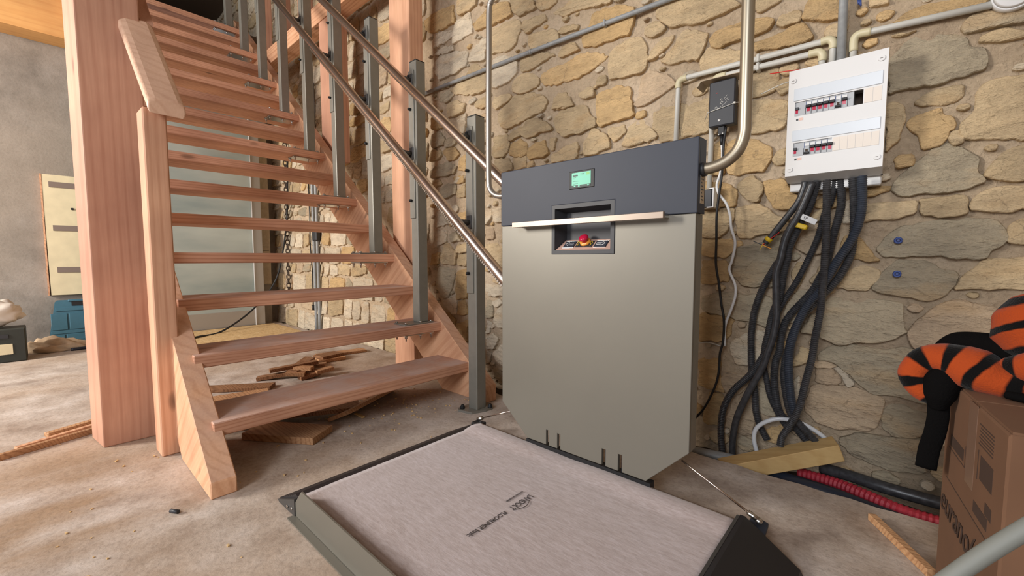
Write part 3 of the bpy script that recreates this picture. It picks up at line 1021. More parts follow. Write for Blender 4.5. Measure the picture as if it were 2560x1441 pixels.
# the wall behind and under the stair, and past the frame: rubble in rough courses
def rubble(x0, x1, z0, z1, rng):
    out = []
    rows = [z0]
    while rows[-1] < z1:
        rows.append(rows[-1] + rng.uniform(0.10, 0.20))

    def zr(i, x):
        return rows[i] + 0.028 * noise.noise((x * 2.7, i * 3.7, 0.2))
    for i in range(len(rows) - 1):
        xx = x0 + rng.uniform(0, 0.1)
        while xx < x1:
            h = rows[i + 1] - rows[i]
            w = rng.uniform(0.11, 0.30) * (0.7 + h * 2.4)
            g = rng.uniform(0.006, 0.016)
            a, b = xx + g, min(xx + w - g, x1)
            if b - a < 0.05:
                break
            j = lambda s: rng.uniform(-s, s)
            lo, hi = lambda q: zr(i, q) + g, lambda q: zr(i + 1, q) - g
            m1, m2 = a + (b - a) * rng.uniform(0.3, 0.7), a + (b - a) * rng.uniform(0.3, 0.7)
            P = [(a + abs(j(.02)), lo(a) + abs(j(.015))), (m1, lo(m1) + j(.01)), (b - abs(j(.02)), lo(b) + abs(j(.02))), (b - abs(j(.006)), (lo(b) + hi(b)) / 2 + j(.02)),
                 (b - abs(j(.03)), hi(b) - abs(j(.02))), (m2, hi(m2) - abs(j(.012))), (a + abs(j(.03)), hi(a) - abs(j(.02))), (a + abs(j(.006)), (lo(a) + hi(a)) / 2 + j(.02))]
            if rng.random() > 0.05:
                out.append(P)
            xx += w
    return out


rr = random.Random(23)
cand = rubble(-7.1, -2.36, -0.03, 3.85, rr) + rubble(0.30, 1.25, -0.03, 2.2, rr)


def seen(P):
    cx_, cz_ = sum(p[0] for p in P) / len(P), sum(p[1] for p in P) / len(P)
    ca, sa = math.cos(math.radians(42.1)), math.sin(math.radians(42.1))
    dep = -sa * cx_ + ca * WY
    u = 1280 + 1063 * (ca * cx_ + sa * WY) / dep
    v = 640 - 1063 * (cz_ - 0.7) / dep
    return (0 if (-30 < u < 2590 and -30 < v < 1450) else 10) + dep


cand.sort(key=seen)
pick = lambda: stone_rng.choice('tttwwwwgpo')
n_single = 300 - len(STONES)
for P in cand[:n_single]:
    bm = new_bm()
    add_stone(bm, P, stone_rng)
    o = obj('stone', bm, 'stone', wall_stone)
    o.color = tone(pick())
bm = new_bm()
lay = bm.loops.layers.float_color.new('tone')
for P in cand[n_single:]:
    add_stone(bm, P, stone_rng, tone(pick()), lay)
# small pinning stones bedded in the wide joints of the near wall
TP = [[Vector((px / 1000.0, pz / 1000.0)) for px, pz in poly] for c, poly in STONES]


def clear(q, m):
    for P in TP:
        ins = False
        n = len(P)
        if not (min(p.x for p in P) - m < q.x < max(p.x for p in P) + m and min(p.y for p in P) - m < q.y < max(p.y for p in P) + m):
            continue
        for i in range(n):
            a, b = P[i], P[(i + 1) % n]
            if (a.y > q.y) != (b.y > q.y) and q.x < (b.x - a.x) * (q.y - a.y) / (b.y - a.y) + a.x:
                ins = not ins
            ab = b - a
            t = max(0, min(1, (q - a).dot(ab) / max(1e-9, ab.length_squared)))
            if (a + ab * t - q).length < m:
                return False
        if ins:
            return False
    return True


prng = random.Random(77)
done = []
for _ in range(2600):
    q = Vector((prng.uniform(-2.32, 0.28), prng.uniform(-0.03, 2.25)))
    r_ = prng.choice([0.007, 0.009, 0.012, 0.016, 0.022, 0.028])
    if all((q - d).length > r_ + e + 0.006 for d, e in done) and clear(q, r_ * 1.15 + 0.005):
        done.append((q, r_))
        k_ = prng.randint(5, 7)
        a0 = prng.random() * 6
        add_stone(bm, [(q.x + r_ * prng.uniform(0.9, 1.5) * math.cos(a0 + 2 * PI * j / k_), q.y + r_ * prng.uniform(0.6, 0.95) * math.sin(a0 + 2 * PI * j / k_)) for j in range(k_)], prng, tone(pick()), lay)
o = obj('rubble_stones', bm, 'rubble', wall_stone)
o['kind'] = 'stuff'

# ------------------------------------------------------------------ timber structure
def timber(name, label, cat, mat, prisms, group=None):
    bm = new_bm()
    for pts, ax, a, b in prisms:
        prism(bm, pts, ax, a, b)
    o = obj(name, bm, mat)
    bv = o.modifiers.new('bevel', 'BEVEL')
    bv.width = 0.004
    bv.segments = 2
    return tag(o, label, cat, group)


rect = lambda a, b, c, d: [(a, c), (b, c), (b, d), (a, d)]
timber('timber_post', 'tall pinkish square timber post nearest the lift, in front of the stone wall', 'post', 'fir_zl',
       [(rect(-2.375, -2.165, 1.505, 1.600), 'Z', 0.0, 2.95)])
timber('timber_post', 'timber post further up the stair whose top carries the horizontal wall beam', 'post', 'fir_z',
       [(rect(-3.335, -3.10, 1.505, 1.61), 'Z', 1.42, 2.478)])
timber('timber_beam', 'horizontal timber beam along the stone wall above the upper flight', 'beam', 'fir_x',
       [(rect(-5.1, -2.38, 1.50, 1.62), 'Z', 2.48, 2.62)])
for i, (xs, ps) in enumerate(((-4.62, 'leftmost'), (-4.17, 'second from the left'), (-3.72, 'third from the left'), (-3.30, 'rightmost'))):
    timber('timber_stud', 'timber stud on the wall beam behind the upper posts, ' + ps + ' of four', 'stud', 'fir_z',
           [(rect(xs, xs + 0.085, 1.51, 1.60), 'Z', 2.62, 3.4)], 'studs on the wall beam')
timber('timber_beam', 'orange laminated beam at the top left, over the concrete wall', 'beam', 'glulam',
       [(rect(-5.155, -4.93, -5.0, 0.235), 'Z', 2.42, 2.86)])

# ------------------------------------------------------------------ staircase
RISE, RUN, X1, SL = 0.1812, 0.2155, -1.567, 0.8375
stair = thing('staircase', 'open-tread timber staircase with pinkish fir treads and two stringers', 'staircase', (-1.5, 0.9, 0))
for side, (ya, yb) in (('left', (0.295, 0.362)), ('right', (1.408, 1.478))):
    ic = 0.048 if side == 'left' else 0.080
    top = lambda x: ic + SL * (-1.440 - x)
    xe = -5.00
    pts = [(-1.440, 0.0), (-1.440, ic), (xe, top(xe)), (xe, top(xe) - 0.36), (-1.440 + (ic - 0.36) / SL, 0.0)]
    bm = new_bm()
    prism(bm, pts, 'Y', ya, yb)
    o = obj('stringer', bm, 'fir_s', stair)
    bv = o.modifiers.new('bevel', 'BEVEL')
    bv.width = 0.003
NT_ = 16
for i in range(NT_):
    xn, z = X1 - RUN * i, RISE * (i + 1)
    bm = new_bm()
    box(bm, xn - 0.245, xn, 0.337, 1.418, z - 0.046, z, bev=0.003)
    obj('tread', bm, 'fir_y', stair)

# wide newel plank, slender rail post and the sanded handrail
bm = new_bm()
prism(bm, [(-2.140, 0.1210), (-2.140, 0.2935), (-2.300, 0.2935), (-2.300, 0.1000)], 'Z', 0.0, 2.6)
o = obj('newel_post', bm, 'fir_z', stair)
bv = o.modifiers.new('bevel', 'BEVEL')
bv.width = 0.004
bv.segments = 2
bm = new_bm()
prism(bm, [(-1.885, 0.2515), (-1.885, 0.3160), (-1.980, 0.3160), (-1.980, 0.2490)], 'Z', 0.0, 1.205)
o = obj('rail_post', bm, 'fir_zl', stair)
bv = o.modifiers.new('bevel', 'BEVEL')
bv.width = 0.004
bm = new_bm()
hs = 1.23
ring = [(-0.0515, 0.006), (-0.0500, 0.040), (-0.030, 0.052), (0.030, 0.056), (0.049, 0.044), (0.0535, 0.020), (0.047, -0.002), (-0.044, 0.000)]
lo = [bm.verts.new((-1.858, 0.3145 + u, 1.180 + w)) for u, w in ring]
hi = [bm.verts.new((-2.150, 0.2830 + u, 1.180 + w + hs * 0.292)) for u, w in ring]
bm.faces.new(lo)
bm.faces.new(list(reversed(hi)))
for i in range(len(ring)):
    bm.faces.new((lo[i], lo[(i + 1) % len(ring)], hi[(i + 1) % len(ring)], hi[i]))
o = obj('handrail', bm, 'fir_h', stair)
bv = o.modifiers.new('bevel', 'BEVEL')
bv.width = 0.006
bv.segments = 3
bv.limit_method = 'ANGLE'
bm = new_bm()
prism(bm, [(-2.152, 1.540), (-2.152, 1.592), (-3.0, 2.52), (-3.0, 2.465)], 'Y', 0.297, 0.336)
obj('upper_handrail', bm, 'fir_z', stair)

# ------------------------------------------------------------------ stair lift: fixed track
track = thing('stairlift_track', 'grey square posts carrying two steel stairlift rails up the stair', 'stairlift track', (-1.41, 1.33, 0))
PY = 1.297
PW = 0.057


def lift_post(xc, z0, z1, full):
    bm = new_bm()
    box(bm, xc - PW, xc, PY, PY + PW, z0, z1, bev=0.004, seg=2)
    p = obj('post', bm, 'post', track)
    bpart('end_cap', 'rubber', p, xc - PW + 0.001, xc - 0.001, PY + 0.001, PY + PW - 0.001, z1, z1 + 0.003)
    bpart('mounting_strip', 'post', p, xc - PW - 0.002, xc - 0.016, PY - 0.006, PY + 0.002, z1 - 0.78, z1 - 0.045, bev=0.002)
    for dz in (0.075, 0.235, 0.47, 0.69) if full else (0.075, 0.235, 0.47):
        bm = new_bm()
        cyl(bm, (xc - 0.043, PY - 0.006, z1 - dz), (xc - 0.043, PY - 0.018, z1 - dz), 0.0075, 10, 0.0068)
        ball(bm, (xc - 0.043, PY - 0.018, z1 - dz), 0.0068, 1, 0.7, 1, 1)
        obj('bolt', bm, 'rubber', p, True)
    return p


for j in range(9):
    i = 2 * j
    if j == 0:
        xc, z0 = -1.386, 0.0
    else:
        xc, z0 = X1 - RUN * (i - 1) - 0.033, RISE * i
    p = lift_post(xc, z0 + (0.008 if j == 0 else 0.007), z0 + 1.322, j < 5)
    if j == 0:
        bm = new_bm()
        prism(bm, [(-1.475, 1.262), (-1.455, 1.245), (-1.385, 1.262), (-1.362, 1.33), (-1.362, 1.375), (-1.395, 1.40), (-1.455, 1.40), (-1.478, 1.36)], 'Z', 0.0, 0.010)
        obj('base_plate', bm, 'post', p)
        for bx, by in ((-1.452, 1.268), (-1.368, 1.362), (-1.462, 1.375)):
            bm = new_bm()
            cyl(bm, (bx, by, 0.010), (bx, by, 0.018), 0.011, 12)
            ball(bm, (bx, by, 0.019), 0.0095, 1, 1, 1.25, 2)
            obj('bolt_cap', bm, 'rubber', p, True)
    else:
        xb = xc - PW / 2
        bpart('base_plate', 'post', p, xb - 0.055, xb + 0.045, PY - 0.10, PY + PW + 0.022, z0, z0 + 0.007, bev=0.002)
        bpart('clamp_plate', 'zinc', p, xb - 0.055, xb + 0.045, PY - 0.10, PY + PW + 0.022, z0 - 0.053, z0 - 0.0465, bev=0.001)
        for dx, dy in ((0.036, -0.088), (0.036, 0.0), (0.036, PW + 0.010), (-0.045, -0.088)):
            bm = new_bm()
            cyl(bm, (xb + dx, PY + dy, z0 - 0.079), (xb + dx, PY + dy, z0 + 0.012), 0.0035, 8)
            cyl(bm, (xb + dx, PY + dy, z0 - 0.064), (xb + dx, PY + dy, z0 - 0.053), 0.008, 6)
            cyl(bm, (xb + dx, PY + dy, z0 + 0.007), (xb + dx, PY + dy, z0 + 0.015), 0.008, 6)
            obj('clamp_bolt', bm, 'zinc', p)

RY = 1.215
bm = new_bm()
tube(bm, [(-0.62, RY, 0.566), (-1.150, RY, 1.002), (-3.6, RY, 3.053), (-4.6, RY, 3.89)], 0.021, 16)
obj('upper_rail', bm, 'steel', track)
bm = new_bm()
tube(bm, [(-0.60, RY, 0.158), (-1.151, RY, 0.628), (-3.6, RY, 2.737), (-4.6, RY, 3.594)], 0.0215, 16)
lower = obj('lower_rail', bm, 'steel', track)
# toothed rack under the lower rail
bm = new_bm()
d = Vector((-0.7585, 0, 0.6517)).normalized()
nrm = Vector((-d.z, 0, d.x))
if nrm.z > 0:
    nrm = -nrm
p0 = Vector((-0.62, RY, 0.175))
n_t = 230
for t in range(n_t):
    c = p0 + d * (t * 0.0125) + nrm * 0.0225
    a = c - d * 0.0042
    b = c + d * 0.0042
    e = c + nrm * 0.009
    prism_pts = [a, b, e + d * 0.0018, e - d * 0.0018]
    lo_ = [bm.verts.new((q.x, RY - 0.008, q.z)) for q in prism_pts]
    hi_ = [bm.verts.new((q.x, RY + 0.008, q.z)) for q in prism_pts]
    bm.faces.new(lo_)
    bm.faces.new(list(reversed(hi_)))
    for q in range(4):
        bm.faces.new((lo_[q], lo_[(q + 1) % 4], hi_[(q + 1) % 4], hi_[q]))
obj('rack_teeth', bm, 'zinc', track)
# stand-off brackets between the rails and the posts
for j in range(7):
    xc = -1.386 if j == 0 else X1 - RUN * (2 * j - 1) - 0.033
    for zr_, nm in ((1.002 + 0.8376 * (-1.150 - (xc - 0.035)), 'rail_bracket'), (0.628 + 0.8592 * (-1.151 - (xc - 0.035)), 'rail_bracket')):
        bm = new_bm()
        cyl(bm, (xc - 0.035, RY + 0.012, zr_), (xc - 0.035, PY - 0.005, zr_), 0.011, 12)
        box(bm, xc - 0.05, xc - 0.02, PY - 0.012, PY - 0.005, zr_ - 0.03, zr_ + 0.03, bev=0.002)
        obj(nm, bm, 'post_d', track)

# ------------------------------------------------------------------ stair lift: the platform carriage
lift = thing('stairlift_platform', 'wheelchair stairlift with champagne panel, anthracite head and lowered platform', 'stairlift', (-0.71, 0.78, 0))
FY, BY = 1.100, 1.148
XL, XR = -1.041, -0.3765
ZS, ZT = 0.813, 0.9995
RX0, RX1, RZ0, RZ1 = -0.821, -0.600, 0.7135, 0.866
sl = [(-0.841, -0.829), (-0.7955, -0.7835), (-0.631, -0.6185), (-0.577, -0.5645)]
bot = [(-0.9225, 0.079)]
for a, b in sl:
    bot += [(a, 0.079), (a, 0.130), (b, 0.130), (b, 0.079)]
bot += [(-0.4916, 0.079)]
low = bot + [(XR, 0.195), (XR, ZS - 0.001), (RX1, ZS - 0.001), (RX1, RZ0), (RX0, RZ0), (RX0, ZS - 0.001), (XL, ZS - 0.001), (XL, 0.182)]
bm = new_bm()
prism(bm, low, 'Y', FY, FY + 0.012)
o = obj('lower_panel', bm, 'panel', lift)
bv = o.modifiers.new('bevel', 'BEVEL')
bv.width = 0.0016
bv.segments = 2
up_ = [(XL - 0.003, ZS), (RX0, ZS), (RX0, RZ1), (RX1, RZ1), (RX1, ZS), (XR + 0.003, ZS), (XR + 0.003, ZT), (XL - 0.003, ZT)]
bm = new_bm()
prism(bm, up_, 'Y', FY - 0.002, FY + 0.012)
o = obj('upper_panel', bm, 'anth', lift)
bv = o.modifiers.new('bevel', 'BEVEL')
bv.width = 0.0022
bv.segments = 2
# the returned sides of the housing
bm = new_bm()
prism(bm, [(XL, 0.182), (-0.9225, 0.079), (-0.9185, 0.083), (XL + 0.004, 0.185), (XL + 0.004, ZS - 0.001), (XL, ZS - 0.001)], 'Y', FY + 0.012, BY)
obj('side_skirt', bm, 'post', lift)
bm = new_bm()
prism(bm, [(-0.4916, 0.079), (XR, 0.195), (XR, ZS - 0.001), (XR - 0.004, ZS - 0.001), (XR - 0.004, 0.198), (-0.4945, 0.083)], 'Y', FY + 0.012, BY)
obj('side_skirt', bm, 'post', lift)
bm = new_bm()
box(bm, XR - 0.002, XR + 0.003, FY + 0.012, BY + 0.004, ZS, ZT)
box(bm, XL - 0.003, XL + 0.002, FY + 0.012, BY + 0.004, ZS, ZT)
box(bm, XL, XR, FY + 0.012, BY + 0.004, ZT - 0.004, ZT)
obj('head_casing', bm, 'anth', lift)
bpart('rating_label', 'plankb', lift, XR + 0.003, XR + 0.0036, FY + 0.016, BY - 0.004, 0.838, 0.912)
bm = new_bm()
for q in range(7):
    box(bm, XR + 0.0035, XR + 0.0041, FY + 0.020, BY - 0.010 - 0.006 * (q % 3), 0.846 + q * 0.0085, 0.849 + q * 0.0085)
obj('rating_print', bm, 'blackp', lift)
bpart('back_plate', 'blackp', lift, XL + 0.006, XR - 0.006, BY - 0.003, BY, 0.20, 0.99)
# drive carriage gripping the two rails
bm = new_bm()
box(bm, -0.93, -0.60, BY, 1.182, 0.34, 0.90, bev=0.006)
box(bm, -0.88, -0.80, 1.18, 1.205, 0.70, 0.86, bev=0.004)
box(bm, -0.83, -0.72, 1.18, 1.205, 0.30, 0.40, bev=0.004)
obj('drive_carriage', bm, 'blackp', lift)
# control recess
bm = new_bm()
g = 0.012
for a in (rect(RX0, RX1, RZ1 - g, RZ1), rect(RX0, RX1, RZ0, RZ0 + g), rect(RX0, RX0 + g, RZ0 + g, RZ1 - g), rect(RX1 - g, RX1, RZ0 + g, RZ1 - g)):
    prism(bm, a, 'Y', FY - 0.003, FY + 0.012)
ca = [(RX0 + g, RZ0 + g), (RX1 - g, RZ0 + g), (RX1 - g, RZ1 - g), (RX0 + g, RZ1 - g)]
cb = [(RX0 + 0.028, RZ0 + 0.042), (RX1 - 0.016, RZ0 + 0.042), (RX1 - 0.016, RZ1 - 0.022), (RX0 + 0.028, RZ1 - 0.022)]
va = [bm.verts.new((a, FY, b)) for a, b in ca]
vb = [bm.verts.new((a, FY + 0.042, b)) for a, b in cb]
for q in range(4):
    bm.faces.new((va[q], va[(q + 1) % 4], vb[(q + 1) % 4], vb[q]))
bm.faces.new(vb)
rec = obj('control_recess', bm, 'charcoal', lift, recalc=False)
# the sloping key plate: local x to the right, y up the slope
ky0, kz0, ky1, kz1 = FY + 0.0005, RZ0 + 0.0135, FY + 0.036, RZ0 + 0.044
bm = new_bm()
vs = [(RX0 + 0.015, ky0, kz0), (RX1 - 0.015, ky0, kz0), (RX1 - 0.020, ky1, kz1), (RX0 + 0.030, ky1, kz1)]
f0 = [bm.verts.new(v) for v in vs]
f1 = [bm.verts.new((v[0], v[1] + 0.001, v[2] - 0.003)) for v in vs]
bm.faces.new(f0)
bm.faces.new(list(reversed(f1)))
for q in range(4):
    bm.faces.new((f0[q], f0[(q + 1) % 4], f1[(q + 1) % 4], f1[q]))
plate = obj('key_plate', bm, 'rose', lift)
sdir = Vector((0, ky1 - ky0, kz1 - kz0))
SLn = sdir.length
KM = frame((RX0 + 0.015, ky0, kz0), (1, 0, 0), sdir)


def keyplate_box(name, mat, x0, x1, y0, y1, h0, h1, parent=plate):
    bm = new_bm()
    box(bm, x0, x1, y0, y1, h0, h1, bev=0.0006, mtx=KM)
    return obj(name, bm, mat, parent)


for x0, x1, dr in ((0.022, 0.060, -1), (0.133, 0.172, 1)):
    keyplate_box('key_surround', 'zinc', x0 - 0.002, x1 + 0.002, 0.008, 0.040, 0.0, 0.0008)
    k_ = keyplate_box('arrow_key', 'anth', x0, x1, 0.010, 0.038, 0.0006, 0.0022)
    cxk, cyk = (x0 + x1) / 2, 0.024
    ar = [(-0.014, -0.004), (0.003, -0.004), (0.003, -0.009), (0.015, 0.0), (0.003, 0.009), (0.003, 0.004), (-0.014, 0.004)]
    pts = [KM @ Vector((cxk + dr * a, cyk + b, 0.0027)) for a, b in ar]
    bm = new_bm()
    tube(bm, pts + [pts[0], pts[1]], 0.0009, 5)
    obj('arrow_mark', bm, 'white', plate)
keyplate_box('centre_key', 'charcoal', 0.066, 0.126, 0.010, 0.038, 0.0006, 0.0018)
for xk in (0.072, 0.118):
    bm = new_bm()
    q = KM @ Vector((xk, 0.029, 0.0022))
    tube(bm, [q + Vector((0.004 * math.cos(t * PI / 5), 0, 0.004 * math.sin(t * PI / 5))) for t in range(11)], 0.0007, 5)
    box(bm, xk - 0.0008, xk + 0.0008, 0.015, 0.025, 0.0016, 0.0024, mtx=KM)
    obj('key_mark', bm, 'yellow', plate)
bc = KM @ Vector((0.096, 0.030, 0.0))
nk = (KM.to_3x3() @ Vector((0, 0, 1))).normalized()
bm = new_bm()
cyl(bm, bc, bc + nk * 0.008, 0.0165, 24)
obj('button_ring', bm, 'amber', plate, True)
bm = new_bm()
cyl(bm, bc + nk * 0.006, bc + nk * 0.018, 0.010, 20)
for v in ball(bm, (0, 0, 0), 0.0155, 1, 1, 0.55, 3):
    v.co = frame(bc + nk * 0.020, (1, 0, 0), sdir) @ v.co
obj('emergency_button', bm, 'redbtn', plate, True)
# display
bpart('display_bezel', 'rubber', lift, -0.755, -0.667, FY - 0.0045, FY, 0.9095, 0.9625, bev=0.0015)
scr = bpart('screen', 'lcd', lift, -0.7445, -0.6785, FY - 0.0052, FY - 0.0044, 0.9200, 0.9570)
bm = new_bm()
box(bm, -0.7445, -0.6785, FY - 0.0052, FY - 0.0044, 0.9140, 0.9199)
for a, b, c, d_ in ((-0.741, -0.724, 0.9495, 0.9510), (-0.741, -0.723, 0.9460, 0.9490), (-0.716, -0.700, 0.9515, 0.9525), (-0.713, -0.703, 0.9470, 0.9480), (-0.741, -0.729, 0.9420, 0.9428), (-0.741, -0.733, 0.9385, 0.9393), (-0.741, -0.718, 0.9310, 0.9318), (-0.741, -0.722, 0.9240, 0.9246)):
    box(bm, a, b, FY - 0.0055, FY - 0.0051, c, d_)
obj('screen_text', bm, 'lcdtxt', scr)
bpart('screen_icon', 'green', scr, -0.6925, -0.6825, FY - 0.0055, FY - 0.0051, 0.9470, 0.9550)
bm = new_bm()
for a in (-0.737, -0.722, -0.690):
    box(bm, a, a + 0.006, FY - 0.0056, FY - 0.0051, 0.9152, 0.9188)
obj('screen_keys', bm, 'lcd', scr)
# grab bar with stand-offs
bm = new_bm()
box(bm, -0.955, -0.4415, 1.056, 1.066, 0.8010, 0.8185, bev=0.0012)
grab = obj('grab_bar', bm, 'alu', lift)
for xs in (-0.945, -0.452):
    bpart('bar_standoff', 'zinc', grab, xs - 0.006, xs + 0.008, 1.066, FY + 0.002, 0.8040, 0.8155, bev=0.001)

# raised safety arms
AY = 1.125
arm = [(-0.378, AY, 0.922), (-0.345, AY, 0.925), (-0.315, AY, 0.936), (-0.292, AY, 0.958), (-0.281, AY, 0.990), (-0.280, AY, 1.03)]
armR = tpart('safety_arm', 'tube', lift, arm + [(-0.281, AY, 1.15), (-0.2825, AY, 1.40), (-0.284, AY, 1.62), (-0.30, AY, 1.67), (-0.34, AY, 1.69), (-0.39, AY, 1.69)], 0.0142, 16, 6)
cpart('arm_collar', 'blackp', armR, (XR, AY, 0.9215), (XR + 0.012, AY, 0.9222), 0.0175, 20)
tpart('safety_arm', 'tube_l', lift, [(-1.043, AY, 0.923), (-1.075, AY, 0.924), (-1.105, AY, 0.935), (-1.126, AY, 0.958), (-1.132, AY, 1.0), (-1.132, AY, 1.2), (-1.129, AY, 1.45), (-1.127, AY, 1.585), (-1.118, AY, 1.612), (-1.10, AY, 1.628), (-1.06, AY, 1.634), (-0.95, AY, 1.634)], 0.0105, 14, 6)

# folding platform: tray, felt cover, front flap, side ramps
PX0, PX1, PY0, PYB, PZ = -1.168, -0.258, 0.440, 1.108, 0.056
bm = new_bm()
box(bm, PX0 + 0.004, PX1 - 0.004, PY0, PYB, 0.012, PZ, bev=0.004)
plat = obj('platform_tray', bm, 'blackp', lift)
bm = new_bm()
NX, NY = 46, 34


def feltz(x, y):
    e = min(x - PX0, PX1 - x, y - PY0, PYB + 0.012 - y)
    z = PZ + 0.003 + 0.0016 * noise.noise((x * 6, y * 6, 0.2)) + 0.0008 * noise.noise((x * 17, y * 17, 0.2))
    back = max(0.0, (y - 1.02) / 0.10)
    z += 0.010 * math.sin(min(1, back) * PI) * (0.4 + 0.6 * abs(math.sin(5.0 * (x + 0.75))))
    return z


gv = [[None] * (NX + 1) for _ in range(NY + 1)]
for j in range(NY + 1):
    for i in range(NX + 1):
        xx = PX0 + (PX1 - PX0) * i / NX
        yy = PY0 + (PYB + 0.012 - PY0) * j / NY
        if j == NY:
            yy += 0.004 * noise.noise((xx * 5, 0.3, 7.7)) - 0.004
        gv[j][i] = bm.verts.new((xx, yy, feltz(xx, yy)))
for j in range(NY):
    for i in range(NX):
        f = bm.faces.new((gv[j][i], gv[j][i + 1], gv[j + 1][i + 1], gv[j + 1][i]))
        f.smooth = True
ret = bmesh.ops.extrude_face_region(bm, geom=bm.faces[:])
for v in ret['geom']:
    if isinstance(v, bmesh.types.BMVert):
        v.co.z -= 0.003
felt = obj('felt_cover', bm, 'felt', lift, True)
fm = frame((-0.713, 0.842, PZ + 0.0056), (0, -1, 0), (1, 0, 0))
text_part('logo_lettering', 'LANDOLT', 'ink', felt, fm @ Matrix.Translation((-0.012, 0.003, 0)), 0.0255, 0.0003, squeeze=0.70)
text_part('lettering', 'FLOORLINER basic', 'ink', felt, fm @ Matrix.Translation((0.088, 0.004, 0)), 0.0190, 0.0004, squeeze=0.83)
text_part('tagline', 'FLOOR PROTECTION FOR BUILDERS', 'ink', felt, fm @ Matrix.Translation((-0.012, -0.022, 0)), 0.0066, 0.0003, squeeze=0.60)
bm = new_bm()
tube(bm, [fm @ Vector((0.010 + 0.06 * t, 0.018 + 0.014 * math.sin(PI * min(1, t * 0.9 + 0.1)), 0.0004)) for t in [q / 14 for q in range(15)]], 0.0008, 5)
obj('logo_arc', bm, 'ink', felt)
# front flap: a folded metal edge standing up along the front of the tray
bm = new_bm()
pr = [(0.436, 0.004), (0.432, 0.086), (0.4295, 0.086), (0.430, 0.002), (0.424, -0.0), (0.424, 0.004)]
prism(bm, [(-1.131, 0.088), (-0.29, 0.083), (-0.275, 0.05), (-0.275, 0.006), (-1.182, 0.006), (-1.182, 0.034)], 'Y', 0.427, 0.431)
flap = obj('front_flap', bm, 'panel', lift)
bpart('flap_lip', 'panel', flap, -1.182, -0.275, 0.408, 0.429, 0.001, 0.005)
# left ramp: ribbed aluminium, sloping to the floor
bm = new_bm()
rp = [(PX0, PZ + 0.003), (PX0 - 0.018, PZ + 0.004)]
for q in range(9):
    a = PX0 - 0.020 - q * 0.0125
    zt = PZ + 0.002 - q * 0.0058
    rp += [(a, zt), (a - 0.006, zt - 0.0028), (a - 0.0065, zt - 0.0052), (a - 0.0115, zt - 0.0052)]
rp += [(-1.302, 0.002), (-1.285, 0.001), (PX0, 0.004)]
prism(bm, rp, 'Y', 0.432, 1.085)
for v in bm.verts:
    if v.co.y > 1.0:
        v.co.y += 0.055 * max(0.0, (v.co.x + 1.302)) / 0.134
rampl = obj('side_ramp', bm, 'ramp', lift)
bm = new_bm()
prism(bm, [(PX0 - 0.006, PZ - 0.004), (-1.295, 0.006), (-1.285, 0.001), (PX0 - 0.006, 0.004)], 'Y', 0.424, 0.432)
obj('ramp_end', bm, 'post_d', rampl)
for xs, zs in ((PX0 - 0.020, 0.022), (PX0 - 0.052, 0.015)):
    cpart('rivet', 'zinc', rampl, (xs, 0.4245, zs), (xs, 0.421, zs), 0.0042, 10)
# right ramp
bm = new_bm()
prism(bm, [(PX1, PZ + 0.012), (PX1 + 0.012, PZ + 0.014), (-0.126, 0.014), (-0.120, 0.004), (PX1, 0.004)], 'Y', 0.46, 1.085)
for v in bm.verts:
    if v.co.y > 1.0:
        v.co.y += 0.042 * max(0.0, (-0.120 - v.co.x)) / 0.138
rampr = obj('side_ramp', bm, 'ramp', lift)
bpart('ramp_edge', 'post_d', rampr, PX1 - 0.006, PX1 + 0.001, 0.46, 1.120, PZ - 0.002, PZ + 0.013)
# rods that lift the ramps
bm = new_bm()
prism(bm, [(-0.243, 1.095), (-0.243, 1.168), (-0.226, 1.178), (-0.204, 1.168), (-0.200, 1.095)], 'Z', 0.040, 0.048)
obj('rod_bracket', bm, 'anth', rampr)
rod = cpart('lift_rod', 'steel', lift, (-0.225, 1.145, 0.062), (-0.405, 1.128, 0.158), 0.0028, 10)
cpart('rod_end', 'zinc', rod, (-0.2215, 1.1453, 0.060), (-0.245, 1.143, 0.0725), 0.0065, 12)
bm = new_bm()
ball(bm, (-0.221, 1.1453, 0.058), 0.0088)
obj('ball_joint', bm, 'zinc', rod, True)
rod = cpart('lift_rod', 'steel', lift, (-1.205, 1.140, 0.062), (-0.998, 1.124, 0.153), 0.0024, 10)
cpart('rod_end', 'zinc', rod, (-1.214, 1.1405, 0.058), (-1.188, 1.139, 0.069), 0.008, 12)
bpart('rod_bracket', 'rubber', rampl, -1.225, -1.195, 1.112, 1.145, 0.036, 0.052, bev=0.003)
# hinge blades in the slots of the panel
for a, b in sl:
    bm = new_bm()
    prism(bm, [(FY + 0.014, 0.040), (FY + 0.040, 0.040), (FY + 0.040, 0.135), (FY + 0.014, 0.125)], 'X', (a + b) / 2 - 0.002, (a + b) / 2 + 0.005)
    obj('hinge_blade', bm, 'anth', lift)
bpart('hinge_bar', 'rubber', lift, -0.93, -0.48, FY + 0.004, FY + 0.030, 0.050, 0.074)

# ------------------------------------------------------------------ consumer unit on the wall
cu = thing('consumer_unit', 'white two-row electrical consumer unit with breakers on the stone wall', 'fuse box', (-0.165, 1.77, 0.93))
CX0, CX1, CY, CZ0, CZ1 = -0.2875, -0.0445, 1.660, 0.968, 1.303
bpart('back_plate', 'white', cu, -0.283, -0.047, 1.728, 1.766, 0.925, 1.296, bev=0.003)
bm = new_bm()
